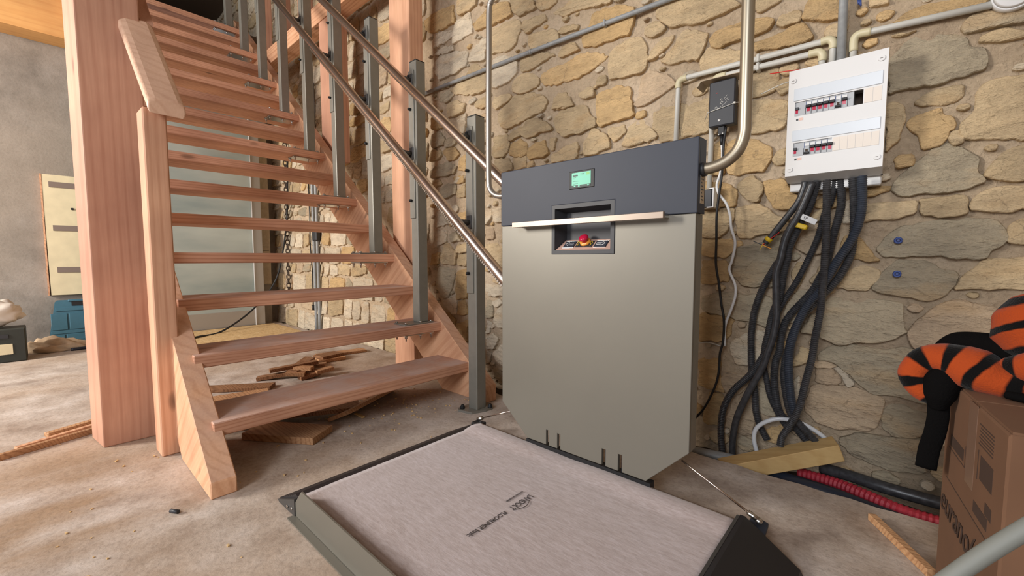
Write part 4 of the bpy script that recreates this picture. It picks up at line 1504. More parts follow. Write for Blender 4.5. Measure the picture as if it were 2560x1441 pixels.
# cover with two open windows, drawn as bars around them
wz = [(1.031, 1.073), (1.158, 1.201)]
wx = [(-0.268, -0.167), (-0.268, -0.097)]
box(bm, CX0, CX1, CY, CY + 0.010, CZ0, wz[0][0], bev=0.0)
box(bm, CX0, CX1, CY, CY + 0.010, wz[0][1], wz[1][0])
box(bm, CX0, CX1, CY, CY + 0.010, wz[1][1], CZ1)
for (za, zb), (xa, xb) in zip(wz, wx):
    box(bm, CX0, xa, CY, CY + 0.010, za, zb)
    box(bm, xb, CX1, CY, CY + 0.010, za, zb)
bmesh.ops.remove_doubles(bm, verts=bm.verts, dist=0.00005)
cover = obj('cover', bm, 'white', cu)
bm = new_bm()
prism(bm, [(CY + 0.010, CZ0), (CY + 0.010, CZ1), (CY + 0.070, CZ1 - 0.004), (CY + 0.070, CZ0 - 0.016), (CY + 0.05, CZ0 - 0.016)], 'X', CX0, CX0 + 0.004)
prism(bm, [(CY + 0.010, CZ0), (CY + 0.010, CZ1), (CY + 0.070, CZ1 - 0.004), (CY + 0.070, CZ0 - 0.016), (CY + 0.05, CZ0 - 0.016)], 'X', CX1 - 0.004, CX1)
prism(bm, [(CY, CZ0), (CY + 0.05, CZ0 - 0.016), (CY + 0.070, CZ0 - 0.016), (CY + 0.070, CZ0 - 0.012), (CY + 0.05, CZ0 - 0.012), (CY + 0.01, CZ0 + 0.003)], 'X', CX0, CX1)
box(bm, CX0, CX1, CY + 0.010, CY + 0.070, CZ1 - 0.006, CZ1 - 0.002)
obj('cover_sides', bm, 'white', cover)
for z0, z1 in ((1.205, 1.243), (1.078, 1.112)):
    s_ = bpart('label_strip', 'labelstrip', cover, -0.272, -0.054, CY - 0.0025, CY + 0.001, z0, z1, bev=0.001)
for (xa, xb), (za, zb), n in (((-0.095, -0.055), wz[1], 2), ((-0.165, -0.055), wz[0], 6)):
    wdt = (xb - xa) / n
    for q in range(n):
        bpart('blanking_plate', 'white2', cover, xa + q * wdt + 0.0004, xa + (q + 1) * wdt - 0.0004, CY - 0.0012, CY + 0.002, za + 0.001, zb - 0.001)
for (xs, zs) in ((-0.275, 1.270), (-0.060, 1.277), (-0.275, 0.989), (-0.058, 0.997)):
    p = cpart('cover_screw', 'white', cover, (xs, CY + 0.002, zs), (xs, CY - 0.0035, zs), 0.0078, 18)
    bpart('screw_slot', 'cork', p, xs - 0.003, xs + 0.003, CY - 0.0041, CY - 0.0034, zs - 0.0006, zs + 0.0006)
for zt_, in ((1.146,), (1.020,)):
    bpart('danger_mark', 'blackp', cover, -0.263, -0.257, CY - 0.0005, CY + 0.001, zt_ - 0.003, zt_ + 0.003)
    bpart('warning_sticker', 'rose', cover, -0.255, -0.244, CY - 0.0006, CY + 0.001, zt_ - 0.004, zt_ + 0.004)


def breaker(x0, w, zc, state, label=True):
    bm = new_bm()
    box(bm, x0 + 0.0004, x0 + w - 0.0004, CY + 0.004, CY + 0.05, zc - 0.024, zc + 0.024)
    box(bm, x0 + 0.001, x0 + w - 0.001, CY - 0.001, CY + 0.006, zc - 0.022, zc + 0.001)
    b = obj('breaker', bm, 'brk', cu)
    if state == 'on':
        bpart('toggle', 'rubber', b, x0 + 0.0005, x0 + w - 0.0005, CY - 0.009, CY + 0.002, zc - 0.002, zc + 0.006, bev=0.001)
        bpart('toggle_window', 'redbtn', b, x0 + 0.003, x0 + w - 0.0035, CY - 0.0016, CY + 0.002, zc - 0.013, zc - 0.002)
    elif state == 'off':
        bpart('toggle', 'rubber', b, x0 + 0.0005, x0 + w - 0.0005, CY - 0.009, CY + 0.002, zc - 0.019, zc - 0.013, bev=0.001)
        bpart('toggle_window', 'cork', b, x0 + 0.004, x0 + w - 0.004, CY - 0.0016, CY + 0.002, zc - 0.011, zc - 0.003)
    elif state == 'rcd':
        bpart('toggle', 'charcoal', b, x0 + 0.002, x0 + 0.012, CY - 0.007, CY + 0.002, zc - 0.004, zc + 0.004, bev=0.001)
        bpart('toggle_window', 'redbtn', b, x0 + 0.003, x0 + 0.010, CY - 0.0016, CY + 0.002, zc - 0.014, zc - 0.004)
    if label:
        bpart('breaker_label', 'white', b, x0 + 0.0015, x0 + w - 0.0015, CY + 0.0025, CY + 0.005, zc + 0.007, zc + 0.016)
        bpart('blue_divider', 'bluew', b, x0, x0 + 0.0008, CY + 0.002, CY + 0.006, zc + 0.001, zc + 0.018)


for (za, zb), seq in ((wz[1], ['rcd', 'on', 'on', 'on', 'on', 'on', 'off', 'on', 'plain']), (wz[0], ['rcd', 'off', 'on', 'on', 'on', 'on'])):
    x = -0.2685
    zc = (za + zb) / 2
    for s_ in seq:
        w = 0.030 if s_ == 'rcd' else 0.0150
        breaker(x, w, zc, s_, s_ not in ('rcd', 'plain'))
        x += w
bpart('inner_rail', 'cork', cu, -0.270, -0.095, CY + 0.052, CY + 0.056, 1.03, 1.205)

# ------------------------------------------------------------------ pipes on the wall
def pvc(name, label, pts, r, mat, elbows=(), clips=(), group=None, sub=1):
    t = thing(name, label, 'pipe', pts[0], group)
    tpart('pipe', mat, t, pts, r, 14, sub)
    for e in elbows:
        tpart('elbow', 'pvc_b' if mat == 'pvc' else mat, t, e, r + 0.0022, 14, 5)
    for c in clips:
        bm = new_bm()
        box(bm, c[0] - 0.006, c[0] + 0.006, c[1] - r - 0.003, WY + 0.002, c[2] - r - 0.004, c[2] + r + 0.004, bev=0.003)
        obj('pipe_clip', bm, mat, t)
    return t


PYY = 1.752
R9 = 0.0098
pvc('conduit_pipe', 'grey conduit running level along the stone wall above the lift', [(-2.60, PYY, 1.787), (-1.452, PYY, 1.764), (-0.20, PYY, 1.724)], 0.0105, 'pipe_g',
    elbows=[[(-1.462, PYY, 1.7643), (-1.446, PYY, 1.7638)]], clips=[(-1.02, PYY, 1.750)])
pvc('conduit_pipe', 'vertical grey pipe dropping into the top of the consumer unit', [(-0.166, 1.742, 1.90), (-0.162, 1.742, 1.30)], 0.0125, 'pipe_g')
pvc('conduit_pipe', 'white pipe from the consumer unit, left to an elbow and down behind the lift', [(-0.186, PYY, 1.30), (-0.186, PYY, 1.398), (-0.195, PYY, 1.407), (-0.672, PYY, 1.414), (-0.683, PYY, 1.403), (-0.689, PYY, 1.10)], R9, 'pvc',
    elbows=[[(-0.186, PYY, 1.375), (-0.186, PYY, 1.395), (-0.197, PYY, 1.4075), (-0.218, PYY, 1.4078)], [(-0.650, PYY, 1.4137), (-0.670, PYY, 1.413), (-0.683, PYY, 1.402), (-0.684, PYY, 1.380)]], clips=[(-0.40, PYY, 1.410)])
pvc('conduit_pipe', 'lower white pipe from the consumer unit, running left to the charger', [(-0.213, PYY, 1.30), (-0.213, PYY, 1.366), (-0.224, PYY, 1.377), (-0.535, PYY, 1.3835), (-0.549, PYY, 1.372), (-0.553, PYY, 0.97)], R9, 'pvc',
    elbows=[[(-0.213, PYY, 1.345), (-0.213, PYY, 1.365), (-0.224, PYY, 1.377), (-0.250, PYY, 1.378)], [(-0.505, PYY, 1.3833), (-0.535, PYY, 1.383), (-0.549, PYY, 1.371), (-0.550, PYY, 1.345)], [(-0.5525, PYY, 1.06), (-0.553, PYY, 1.02)]], clips=[(-0.40, PYY, 1.380)])
pvc('conduit_pipe', 'white pipe from the consumer unit rising right to the round junction box', [(-0.133, PYY, 1.30), (-0.133, PYY, 1.388), (-0.122, PYY, 1.399), (0.172, PYY, 1.380)], R9, 'pvc',
    elbows=[[(-0.133, PYY, 1.350), (-0.133, PYY, 1.386), (-0.121, PYY, 1.399), (-0.092, PYY, 1.3975)]])
jb = thing('junction_box', 'round white junction box at the upper right end of the pipe', 'junction box', (0.196, 1.765, 1.392))
bm = new_bm()
cyl(bm, (0.196, 1.770, 1.393), (0.196, 1.738, 1.393), 0.042, 36)
b_ = obj('box_body', bm, 'white', jb)
cpart('box_lid', 'white', jb, (0.196, 1.738, 1.393), (0.196, 1.730, 1.393), 0.0395, 36, 0.036)
bm = new_bm()
tube(bm, [(-0.36, 1.742, 1.343), (-0.30, 1.738, 1.335), (-0.25, 1.725, 1.322), (-0.22, 1.72, 1.312)], 0.0018, 6)
tag(obj('red_wire', bm, 'redw'), 'thin red wire entering the top left of the consumer unit', 'wire')
bm = new_bm()
for q in range(3):
    tube(bm, [(-0.128 + q * 0.003, 1.752, 1.505), (-0.126 + q * 0.003, 1.748, 1.490 - q * 0.004)], 0.0025, 6)
tag(obj('wall_plug', bm, 'bluew'), 'blue plastic plug stuck in the mortar above the consumer unit', 'wall plug')
for xs, zs, w_ in ((0.000, 0.754, 'upper'), (0.002, 0.652, 'lower')):
    bm = new_bm()
    P_ = [(xs + 0.0075 * math.cos(t * PI / 8), 1.752, zs + 0.0075 * math.sin(t * PI / 8)) for t in range(17)]
    tube(bm, P_, 0.0032, 8)
    cyl(bm, (xs, 1.765, zs), (xs, 1.7545, zs), 0.0035, 8)
    tag(obj('wall_plug', bm, 'bluew'), w_ + ' of two blue round wall plugs in big stones right of the conduits', 'wall plug')

# ------------------------------------------------------------------ charger, switch and their cables
ch = thing('battery_charger', 'flat black charger box strapped to the wall pipes, with white stairlift icon', 'charger', (-0.50, 1.74, 1.185))
bpart('casing', 'charcoal', ch, -0.5445, -0.4555, 1.690, 1.728, 1.1835, 1.345, bev=0.004)
M_ch = lambda x, z: (x, 1.6893, z)
bm = new_bm()
for P_ in ([(-0.521, 1.243), (-0.521, 1.253), (-0.515, 1.253), (-0.513, 1.245), (-0.506, 1.247), (-0.502, 1.252), (-0.497, 1.252), (-0.494, 1.258), (-0.489, 1.258), (-0.486, 1.264), (-0.481, 1.264)],
           [(-0.505, 1.262), (-0.499, 1.262), (-0.495, 1.268), (-0.500, 1.270), (-0.505, 1.262)], [(-0.4925, 1.276), (-0.481, 1.2885)], [(-0.488, 1.272), (-0.478, 1.2785)], [(-0.486, 1.268), (-0.475, 1.271)]):
    tube(bm, [M_ch(*q) for q in P_], 0.0008, 5)
tube(bm, [M_ch(-0.5005 + 0.003 * math.cos(t * PI / 5), 1.276 + 0.003 * math.sin(t * PI / 5)) for t in range(11)], 0.0008, 5)
obj('stairlift_icon', bm, 'inkl', ch)
bm = new_bm()
prism(bm, [(-0.511, 1.204), (-0.507, 1.2085), (-0.5055, 1.205), (-0.499, 1.2068), (-0.504, 1.203), (-0.507, 1.199)], 'Y', 1.6888, 1.6902)
obj('bird_mark', bm, 'inkl', ch)
bpart('indicator', 'redw', ch, -0.519, -0.514, 1.6888, 1.6905, 1.3015, 1.3035)
plug = bpart('plug', 'rubber', ch, -0.512, -0.489, 1.695, 1.722, 1.150, 1.1835, bev=0.003)
cpart('plug_boot', 'rubber', plug, (-0.5005, 1.709, 1.151), (-0.5005, 1.709, 1.117), 0.0085, 12, 0.0045)
for xs, zs in ((-0.508, 1.154), (-0.4945, 1.156)):
    cpart('plug_pin_mark', 'inkl', plug, (xs, 1.6946, zs), (xs, 1.6958, zs), 0.0022, 8)
tpart('zip_tie', 'pvc', ch, [(-0.575, 1.742, 1.226), (-0.5465, 1.687, 1.2385), (-0.500, 1.687, 1.2455), (-0.4535, 1.687, 1.2535), (-0.42, 1.735, 1.262)], 0.0014, 6, 1)
bpart('zip_tie_head', 'pvc', ch, -0.460, -0.452, 1.683, 1.690, 1.250, 1.257, bev=0.001)
bm = new_bm()
prism(bm, [(-0.58, 1.350), (-0.572, 1.356), (-0.435, 1.3515), (-0.435, 1.3495), (-0.570, 1.3535), (-0.578, 1.340), (-0.584, 1.335), (-0.588, 1.338)], 'Y', 1.675, 1.745)
tag(obj('metal_shield', bm, 'plankb'), 'thin bent strip shielding the top of the black charger', 'bracket')
tag(tpart('cable_tie', 'pvc', None, [(-0.385, 1.748, 1.283), (-0.33, 1.738, 1.295), (-0.288, 1.748, 1.305)], 0.0016, 6, 3),
    'loose white strap across the stone left of the consumer unit', 'cable tie')
sw = thing('wall_switch', 'small black socket box with white frame on the wall beside the lift', 'socket', (-0.545, 1.765, 0.89))
bpart('socket_box', 'plankb', sw, -0.585, -0.516, 1.725, 1.768, 0.890, 0.968, bev=0.003)
bpart('socket_face', 'charcoal', sw, -0.580, -0.532, 1.717, 1.726, 0.8945, 0.962, bev=0.002)
bm = new_bm()
for d in ((-0.540, -0.524, 1.713, 1.727, 0.962, 0.966), (-0.528, -0.524, 1.713, 1.727, 0.896, 0.962), (-0.548, -0.524, 1.713, 1.727, 0.892, 0.896)):
    box(bm, *d)
obj('socket_frame', bm, 'white', sw)

CAB = {
    'c1':[[-0.238,1.709,0.952],[-0.24,1.709,0.933],[-0.254,1.709,0.888],[-0.287,1.709,0.837],[-0.332,1.709,0.771],[-0.347,1.709,0.753]],
    'c2':[[-0.231,1.735,0.955],[-0.232,1.735,0.922],[-0.247,1.735,0.87],[-0.272,1.735,0.777],[-0.295,1.735,0.709],[-0.318,1.735,0.671],[-0.354,1.735,0.59],[-0.377,1.735,0.504],[-0.384,1.735,0.416],[-0.382,1.735,0.357],[-0.378,1.735,0.287],[-0.365,1.735,0.21],[-0.359,1.735,0.141],[-0.344,1.735,0.088],[-0.319,1.735,0.043]],
    'c3':[[-0.215,1.683,0.946],[-0.223,1.683,0.915],[-0.249,1.683,0.84],[-0.269,1.683,0.801],[-0.284,1.683,0.758],[-0.295,1.683,0.691],[-0.304,1.683,0.651],[-0.301,1.683,0.572],[-0.298,1.683,0.492],[-0.307,1.683,0.421],[-0.319,1.683,0.375],[-0.333,1.683,0.319],[-0.366,1.683,0.24],[-0.391,1.683,0.173],[-0.411,1.683,0.106],[-0.42,1.683,0.03],[-0.42,1.683,-0.031]],
    'c4':[[-0.205,1.709,0.952],[-0.211,1.709,0.917],[-0.223,1.709,0.866],[-0.249,1.709,0.804],[-0.274,1.709,0.736],[-0.277,1.709,0.702],[-0.288,1.709,0.64],[-0.295,1.709,0.571],[-0.313,1.709,0.51],[-0.326,1.709,0.427],[-0.33,1.709,0.379],[-0.341,1.709,0.343],[-0.38,1.709,0.273],[-0.431,1.709,0.207],[-0.461,1.709,0.137],[-0.469,1.709,0.07],[-0.467,1.709,0.008],[-0.461,1.709,-0.045]],
    'c5':[[-0.174,1.657,0.944],[-0.172,1.657,0.879],[-0.169,1.657,0.795],[-0.169,1.657,0.683],[-0.171,1.657,0.603],[-0.174,1.657,0.528],[-0.185,1.657,0.43],[-0.189,1.657,0.381],[-0.204,1.657,0.29],[-0.217,1.657,0.209],[-0.239,1.657,0.146],[-0.261,1.657,0.095],[-0.266,1.657,0.062]],
    'c6':[[-0.146,1.735,0.954],[-0.142,1.735,0.865],[-0.159,1.735,0.766],[-0.172,1.735,0.679],[-0.189,1.735,0.631],[-0.211,1.735,0.583],[-0.269,1.735,0.5],[-0.288,1.735,0.441],[-0.294,1.735,0.37],[-0.303,1.735,0.34],[-0.306,1.735,0.277],[-0.298,1.735,0.206],[-0.28,1.735,0.148],[-0.234,1.735,0.108],[-0.2,1.735,0.071]],
    'c7':[[-0.114,1.709,0.95],[-0.108,1.709,0.882],[-0.104,1.709,0.791],[-0.11,1.709,0.708],[-0.133,1.709,0.644],[-0.162,1.709,0.598],[-0.192,1.709,0.557],[-0.231,1.709,0.5],[-0.253,1.709,0.443],[-0.264,1.709,0.379],[-0.27,1.709,0.35],[-0.272,1.709,0.289],[-0.262,1.709,0.22],[-0.246,1.709,0.163],[-0.21,1.709,0.125],[-0.173,1.709,0.087]],
    'c8':[[-0.091,1.683,0.949],[-0.088,1.683,0.842],[-0.105,1.683,0.763],[-0.138,1.683,0.694],[-0.167,1.683,0.629],[-0.181,1.683,0.593],[-0.207,1.683,0.555],[-0.232,1.683,0.496],[-0.25,1.683,0.426],[-0.255,1.683,0.384],[-0.255,1.683,0.316],[-0.244,1.683,0.221],[-0.228,1.683,0.163]],
    'c9':[[-0.162,1.735,0.953],[-0.168,1.735,0.89],[-0.185,1.735,0.839],[-0.199,1.735,0.768],[-0.223,1.735,0.694],[-0.253,1.735,0.618],[-0.286,1.735,0.554],[-0.308,1.735,0.497],[-0.333,1.735,0.422],[-0.341,1.735,0.363],[-0.338,1.735,0.305],[-0.331,1.735,0.272],[-0.315,1.735,0.202],[-0.285,1.735,0.14],[-0.251,1.735,0.092]],
    'blackcable':[[-0.485,1.7,1.177],[-0.491,1.7,1.118],[-0.493,1.7,1.018],[-0.501,1.7,0.935],[-0.507,1.7,0.863],[-0.505,1.7,0.764],[-0.504,1.7,0.679],[-0.491,1.7,0.605],[-0.481,1.7,0.534],[-0.469,1.7,0.466],[-0.47,1.7,0.386],[-0.479,1.7,0.341],[-0.481,1.7,0.271],[-0.493,1.7,0.21],[-0.527,1.7,0.124],[-0.566,1.7,0.063]],
    'whitecable':[[-0.5,1.71,1.119],[-0.497,1.71,1.078],[-0.502,1.71,1.016],[-0.513,1.71,0.973],[-0.503,1.71,0.937],[-0.479,1.71,0.904],[-0.464,1.71,0.86],[-0.458,1.71,0.812],[-0.443,1.71,0.756],[-0.452,1.71,0.69],[-0.46,1.71,0.657],[-0.438,1.71,0.603],[-0.436,1.71,0.562],[-0.448,1.71,0.512],[-0.467,1.71,0.447],[-0.466,1.71,0.37]],
    'thinwhite':[[-0.584,1.75,0.36],[-0.534,1.75,0.368],[-0.489,1.75,0.36]],
    'ring':[[-0.339,1.685,0.002],[-0.351,1.685,0.05],[-0.346,1.685,0.091],[-0.316,1.685,0.125],[-0.272,1.695,0.144],[-0.213,1.715,0.136],[-0.159,1.74,0.101],[-0.132,1.745,0.067]],
}


def cable(key, name, label, r, mat, corr=False, cat='cable', group=None, wob=0):
    bm = new_bm()
    if corr:
        corrugated(bm, CAB[key], r)
    else:
        tube(bm, resample(smooth_path(CAB[key], 8), 0.012), r, 10)
    return tag(obj(name, bm, mat), label, cat, group)


cable('blackcable', 'power_cable', 'thin black cable hanging from the charger down beside the lift', 0.0042, 'rubber')
cable('whitecable', 'power_cable', 'thin white cable hanging in bends from the black charger plug', 0.0048, 'white')
cable('thinwhite', 'thin_wire', 'very thin pale wire low on the wall beside the lift', 0.0022, 'pvc')
for key, lab, r, mt in (('c2', 'outermost left ribbed black conduit under the consumer unit, hanging nearly straight to the floor channel', 0.0125, 'conduit'),
                        ('c4', 'ribbed black conduit carrying the yellow and white tags, bending lowest to the left', 0.0125, 'conduit'),
                        ('c5', 'front ribbed conduit hanging straight from the consumer unit into the floor channel', 0.0115, 'conduit'),
                        ('c6', 'ribbed conduit from the middle of the consumer unit, passing behind the straight front one', 0.0125, 'conduit'),
                        ('c7', 'second ribbed conduit from the right, sweeping left under the consumer unit', 0.0125, 'conduit'),
                        ('c8', 'bluish ribbed conduit, outermost right under the consumer unit', 0.0135, 'conduit_b'),
                        ('c9', 'thinner ribbed conduit slanting down left behind the tagged ones', 0.0105, 'conduit')):
    cable(key, 'corrugated_conduit', lab, r, mt, True, 'conduit', 'conduits under the consumer unit')
cable('c3', 'smooth_conduit', 'smooth black cable crossing in front of the ribbed conduits to the lower left', 0.0115, 'conduit', False, 'cable')
cut = thing('cut_cable', 'short smooth black cable with cut end and coloured wires, left of the conduits', 'cable', (-0.30, 1.70, 0.80))
tpart('sheath', 'conduit', cut, CAB['c1'], 0.0105, 12, 6)
bm = new_bm()
e0, e1 = Vector(CAB['c1'][-2]), Vector(CAB['c1'][-1])
cyl(bm, e0.lerp(e1, 0.0), e0.lerp(e1, 0.55), 0.0122, 14)
obj('tape', bm, 'yellow', cut)
for dv, mt in (((-0.035, -0.01, 0.008), 'navy'), ((0.045, -0.016, 0.035), 'redw'), ((-0.012, -0.006, -0.022), 'yellow'), ((0.022, -0.01, -0.02), 'amber')):
    tpart('wire', mt, cut, [e1, e1 + Vector((-0.006, -0.004, -0.006)), e1 + Vector(dv)], 0.0014, 6, 4)
bm = new_bm()
c_ = Vector((-0.246, 1.70, 0.808))
tm = frame(c_, (0.93, 0, -0.36), (0, 1, 0))
box(bm, -0.027, 0.024, -0.0185, 0.018, -0.008, 0.008, bev=0.003, mtx=tm)
tag(obj('cable_tag', bm, 'yellow'), 'yellow marking tape wrapped round two conduits', 'cable tag')
bm = new_bm()
tm = frame(c_ + Vector((0.016, -0.002, 0.024)), (0.88, 0, -0.48), (0, 1, 0))
box(bm, -0.024, 0.036, -0.019, -0.0165, -0.009, 0.009, bev=0.0008, mtx=tm)
wt = tag(obj('cable_tag', bm, 'white'), 'white marking flag above the yellow one on the conduits', 'cable tag')
text_part('marking', 'SP', 'ink', wt, tm @ Matrix.Translation((-0.004, -0.0195, -0.005)) @ Matrix.Rotation(PI / 2, 4, 'X'), 0.014, 0.0002)
cable('ring', 'flexible_tube', 'milky white tube arching over the conduits at the floor channel', 0.0075, 'milky', False, 'tube')

# ------------------------------------------------------------------ in the floor channel
bm = new_bm()
corrugated(bm, [(-0.22, 1.735, -0.048), (-0.12, 1.715, -0.040), (-0.03, 1.672, -0.034), (0.05, 1.640, -0.034), (0.16, 1.64, -0.036), (0.40, 1.66, -0.036)], 0.0200, 0.013, 0.003, 14)
tag(obj('red_conduit', bm, 'red'), 'red ribbed conduit lying in the floor channel by the cardboard box', 'conduit')
bm = new_bm()
tube(bm, smooth_path([(-0.30, 1.650, -0.048), (-0.20, 1.618, -0.036), (-0.11, 1.605, -0.034), (-0.02, 1.592, -0.040), (0.10, 1.585, -0.048), (0.3, 1.59, -0.05)], 8), 0.026, 16)
tag(obj('smooth_pipe', bm, 'navy'), 'dark blue smooth pipe in the floor channel in front of the red one', 'pipe')
bm = new_bm()
tube(bm, smooth_path([(-0.16, 1.765, -0.020), (-0.08, 1.742, -0.012), (0.0, 1.715, -0.008), (0.10, 1.71, -0.008), (0.4, 1.72, -0.01)], 8), 0.0185, 14)
tag(obj('smooth_pipe', bm, 'conduit'), 'black smooth pipe in the floor channel behind the red conduit', 'pipe')
bm = new_bm()
tube(bm, smooth_path([(-0.66, 1.640, -0.046), (-0.55, 1.640, -0.040), (-0.44, 1.655, -0.036), (-0.36, 1.665, -0.036), (-0.28, 1.67, -0.04)], 8), 0.020, 14)
tag(obj('smooth_pipe', bm, 'pipe_g'), 'dusty grey pipe in the floor channel just right of the lift', 'pipe')
bm = new_bm()
A0, A1 = Vector((-0.405, 1.562, -0.014)), Vector((-0.112, 1.690, 0.106))
xd = (A1 - A0).normalized()
tm = frame(A0, xd, Vector((0, 1, 0.28)).cross(xd).cross(xd) * -1)
L_ = (A1 - A0).length
yd = Vector((-xd.y, xd.x, 0)).normalized()
tm = frame(A0, xd, yd)
lo_ = [(0.10, -0.019), (L_, -0.019), (L_, 0.019), (0.0, 0.019)]
box_v = []
prism(bm, [(0.0, -0.022), (L_ * 0.985, -0.022), (L_, 0.050), (-0.03, 0.050)], 'Z', -0.050, 0.004, mtx=tm)
for v in bm.verts:
    lv = tm.inverted() @ v.co
    if lv.z < -0.02 and lv.x < 0.2:
        v.co = v.co + xd * 0.085
o = tag(obj('timber_offcut', bm, 'batten'), 'yellowish timber offcut lying slanted across the floor channel', 'offcut')
bv = o.modifiers.new('bevel', 'BEVEL')
bv.width = 0.002

# ------------------------------------------------------------------ far end of the room
dp = thing('glazed_panel', 'tall translucent grey panel in a metal frame leaning at the far end under the stair', 'panel', (-4.9, 0.9, 0))
bpart('sheet', 'sheet', dp, -4.915, -4.905, 0.32, 1.475, 0.16, 2.0)
bm = new_bm()
box(bm, -4.93, -4.895, 1.468, 1.555, 0.012, 2.10, bev=0.004)
obj('side_frame', bm, 'alu_f', dp)
bpart('bottom_frame', 'alu_f', dp, -4.928, -4.897, 0.30, 1.468, 0.012, 0.17, bev=0.003)
bpart('edge_bead', 'white', dp, -4.896, -4.888, 1.463, 1.470, 0.012, 2.10)
bpart('side_frame', 'alu_f', dp, -4.93, -4.895, 0.24, 0.31, 0.012, 2.10, bev=0.004)
bpart('top_frame', 'alu_f', dp, -4.928, -4.897, 0.30, 1.468, 2.0, 2.10, bev=0.003)
bm = new_bm()
box(bm, -5.05, -5.015, 1.565, 1.668, 0.425, 2.05, bev=0.003)
pl = tag(obj('upright_plank', bm, 'plankb'), 'weathered grey plank standing between the glazed panel and the rubble wall', 'plank')
bm = new_bm()
for z in (0.78, 0.82, 1.02, 1.06, 1.32, 1.36):
    box(bm, -5.016, -5.013, 1.585, 1.652, z, z + 0.004)
obj('groove', bm, 'cork', pl)
bpart('chipboard_sheet', 'osb', None, -4.86, -3.99, 0.30, 1.62, 0.001, 0.016)
tag([q for q in COL.objects if q.name == 'chipboard_sheet'][0], 'pale chipboard sheet lying on the floor in front of the glazed panel', 'board')
for q, xs in enumerate((-4.105, -4.03)):
    t = thing('service_pipe', ('left' if q == 0 else 'right') + ' of two thin grey upright pipes on the rubble wall seen under the stair', 'pipe', (xs, 1.745, 0))
    tpart('pipe', 'pipe_g', t, [(xs, 1.745, 0.0), (xs + 0.004, 1.745, 0.7), (xs - 0.004, 1.745, 2.3)], 0.0155, 10, 4)
    if q == 1:
        bpart('pipe_junction', 'charcoal', t, xs - 0.05, xs + 0.035, 1.715, 1.765, 0.86, 1.02, bev=0.01)
    for z in (0.32, 0.95):
        bpart('pipe_clip', 'pipe_g', t, xs - 0.022, xs + 0.022, 1.735, 1.775, z, z + 0.02)
bm = new_bm()
tube(bm, [(-4.19, 1.748, 1.5), (-4.185, 1.748, 1.1), (-4.20, 1.748, 0.85), (-4.165, 1.748, 0.55), (-4.17, 1.748, 0.24)], 0.006, 6)
tube(bm, [(-4.17, 1.748, 0.25), (-4.165, 1.748, 0.20)], 0.014, 6)
tag(obj('hanging_wire', bm, 'rubber'), 'thin dark wire hanging left of the two grey pipes', 'wire')
bm = new_bm()
z = 1.90
q = 0
while z > 0.36:
    c = Vector((-4.70 - 0.02 * (1.9 - z), 1.735, z))
    P_ = []
    for t in range(11):
        a = 2 * PI * t / 10
        u_, w_ = 0.016 * math.sin(a), 0.030 * math.cos(a)
        P_.append(c + (Vector((u_, 0, w_)) if q % 2 == 0 else Vector((u_ * 0.3, u_, w_))))
    tube(bm, P_, 0.0055, 5, cap=False)
    z -= 0.045
    q += 1
tag(obj('chain', bm, 'cork'), 'rusty link chain hanging on the rubble wall beside the plank', 'chain')
bm = new_bm()
tube(bm, resample(smooth_path([(-4.60, 1.72, 1.75), (-4.64, 1.715, 1.2), (-4.74, 1.70, 0.80), (-4.83, 1.64, 0.46), (-4.78, 1.42, 0.20), (-4.60, 1.10, 0.030), (-4.42, 0.86, 0.026), (-4.2, 0.62, 0.026), (-4.0, 0.45, 0.026)], 8), 0.03), 0.0085, 8)
tag(obj('power_cable', bm, 'rubber'), 'black cable sweeping down from the rubble wall across the chipboard sheet', 'cable')
# board with three slots
wb = thing('slotted_board', 'cream board with three grey horizontal strips fixed to the concrete wall', 'board', (-5.14, 0.2, 0.4))
bm = new_bm()
prism(bm, [(0.038, 1.378), (0.046, 0.397), (0.52, 0.397), (0.52, 1.378)], 'X', -5.158, -5.130)
obj('panel', bm, 'board', wb)
bpart('edge_strip', 'fir_x', wb, -5.158, -5.128, 0.028, 0.0385, 0.395, 1.38)
for z in (1.300, 0.948, 0.605):
    bpart('grey_strip', 'boardg', wb, -5.131, -5.124, 0.075 + (1.3 - z) * 0.02, 0.50, z - 0.022, z + 0.022)
cpart('nail', 'rubber', wb, (-5.130, 0.20, 1.11), (-5.124, 0.20, 1.11), 0.010, 8)
# blue-green tool case
tc_ = thing('tool_case', 'teal plastic tool case standing upright against the concrete wall', 'case', (-5.08, 0.26, 0))
CXF = -5.055
cm = Matrix.Translation((CXF, 0.0, 0.012)) @ Matrix.Rotation(-0.10, 4, 'Y')
bm = new_bm()
prism(bm, [(0.030, 0.0), (0.018, 0.05), (0.060, 0.330), (0.075, 0.345), (0.44, 0.345), (0.455, 0.33), (0.50, 0.05), (0.488, 0.0)], 'X', -0.055, 0.0, mtx=cm)
obj('shell', bm, 'teal', tc_)
bm = new_bm()
for dims in ((0.0, 0.006, 0.062, 0.45, 0.255, 0.285), (0.0, 0.005, 0.032, 0.125, 0.10, 0.235), (0.0, 0.005, 0.137, 0.245, 0.10, 0.235), (0.0, 0.005, 0.257, 0.36, 0.10, 0.235), (0.0, 0.005, 0.033, 0.105, 0.012, 0.062), (0.0, 0.005, 0.117, 0.27, 0.012, 0.062), (0.0, 0.004, 0.03, 0.48, 0.068, 0.094)):
    box(bm, *dims, bev=0.002, mtx=cm)
obj('moulded_panel', bm, 'teal', tc_)
bm = new_bm()
box(bm, -0.006, 0.004, 0.155, 0.36, 0.296, 0.330, mtx=cm)
obj('handle_opening', bm, 'rubber', tc_)
bm = new_bm()
box(bm, -0.045, 0.010, 0.135, 0.38, 0.330, 0.348, bev=0.004, mtx=cm)
obj('handle', bm, 'teal', tc_)
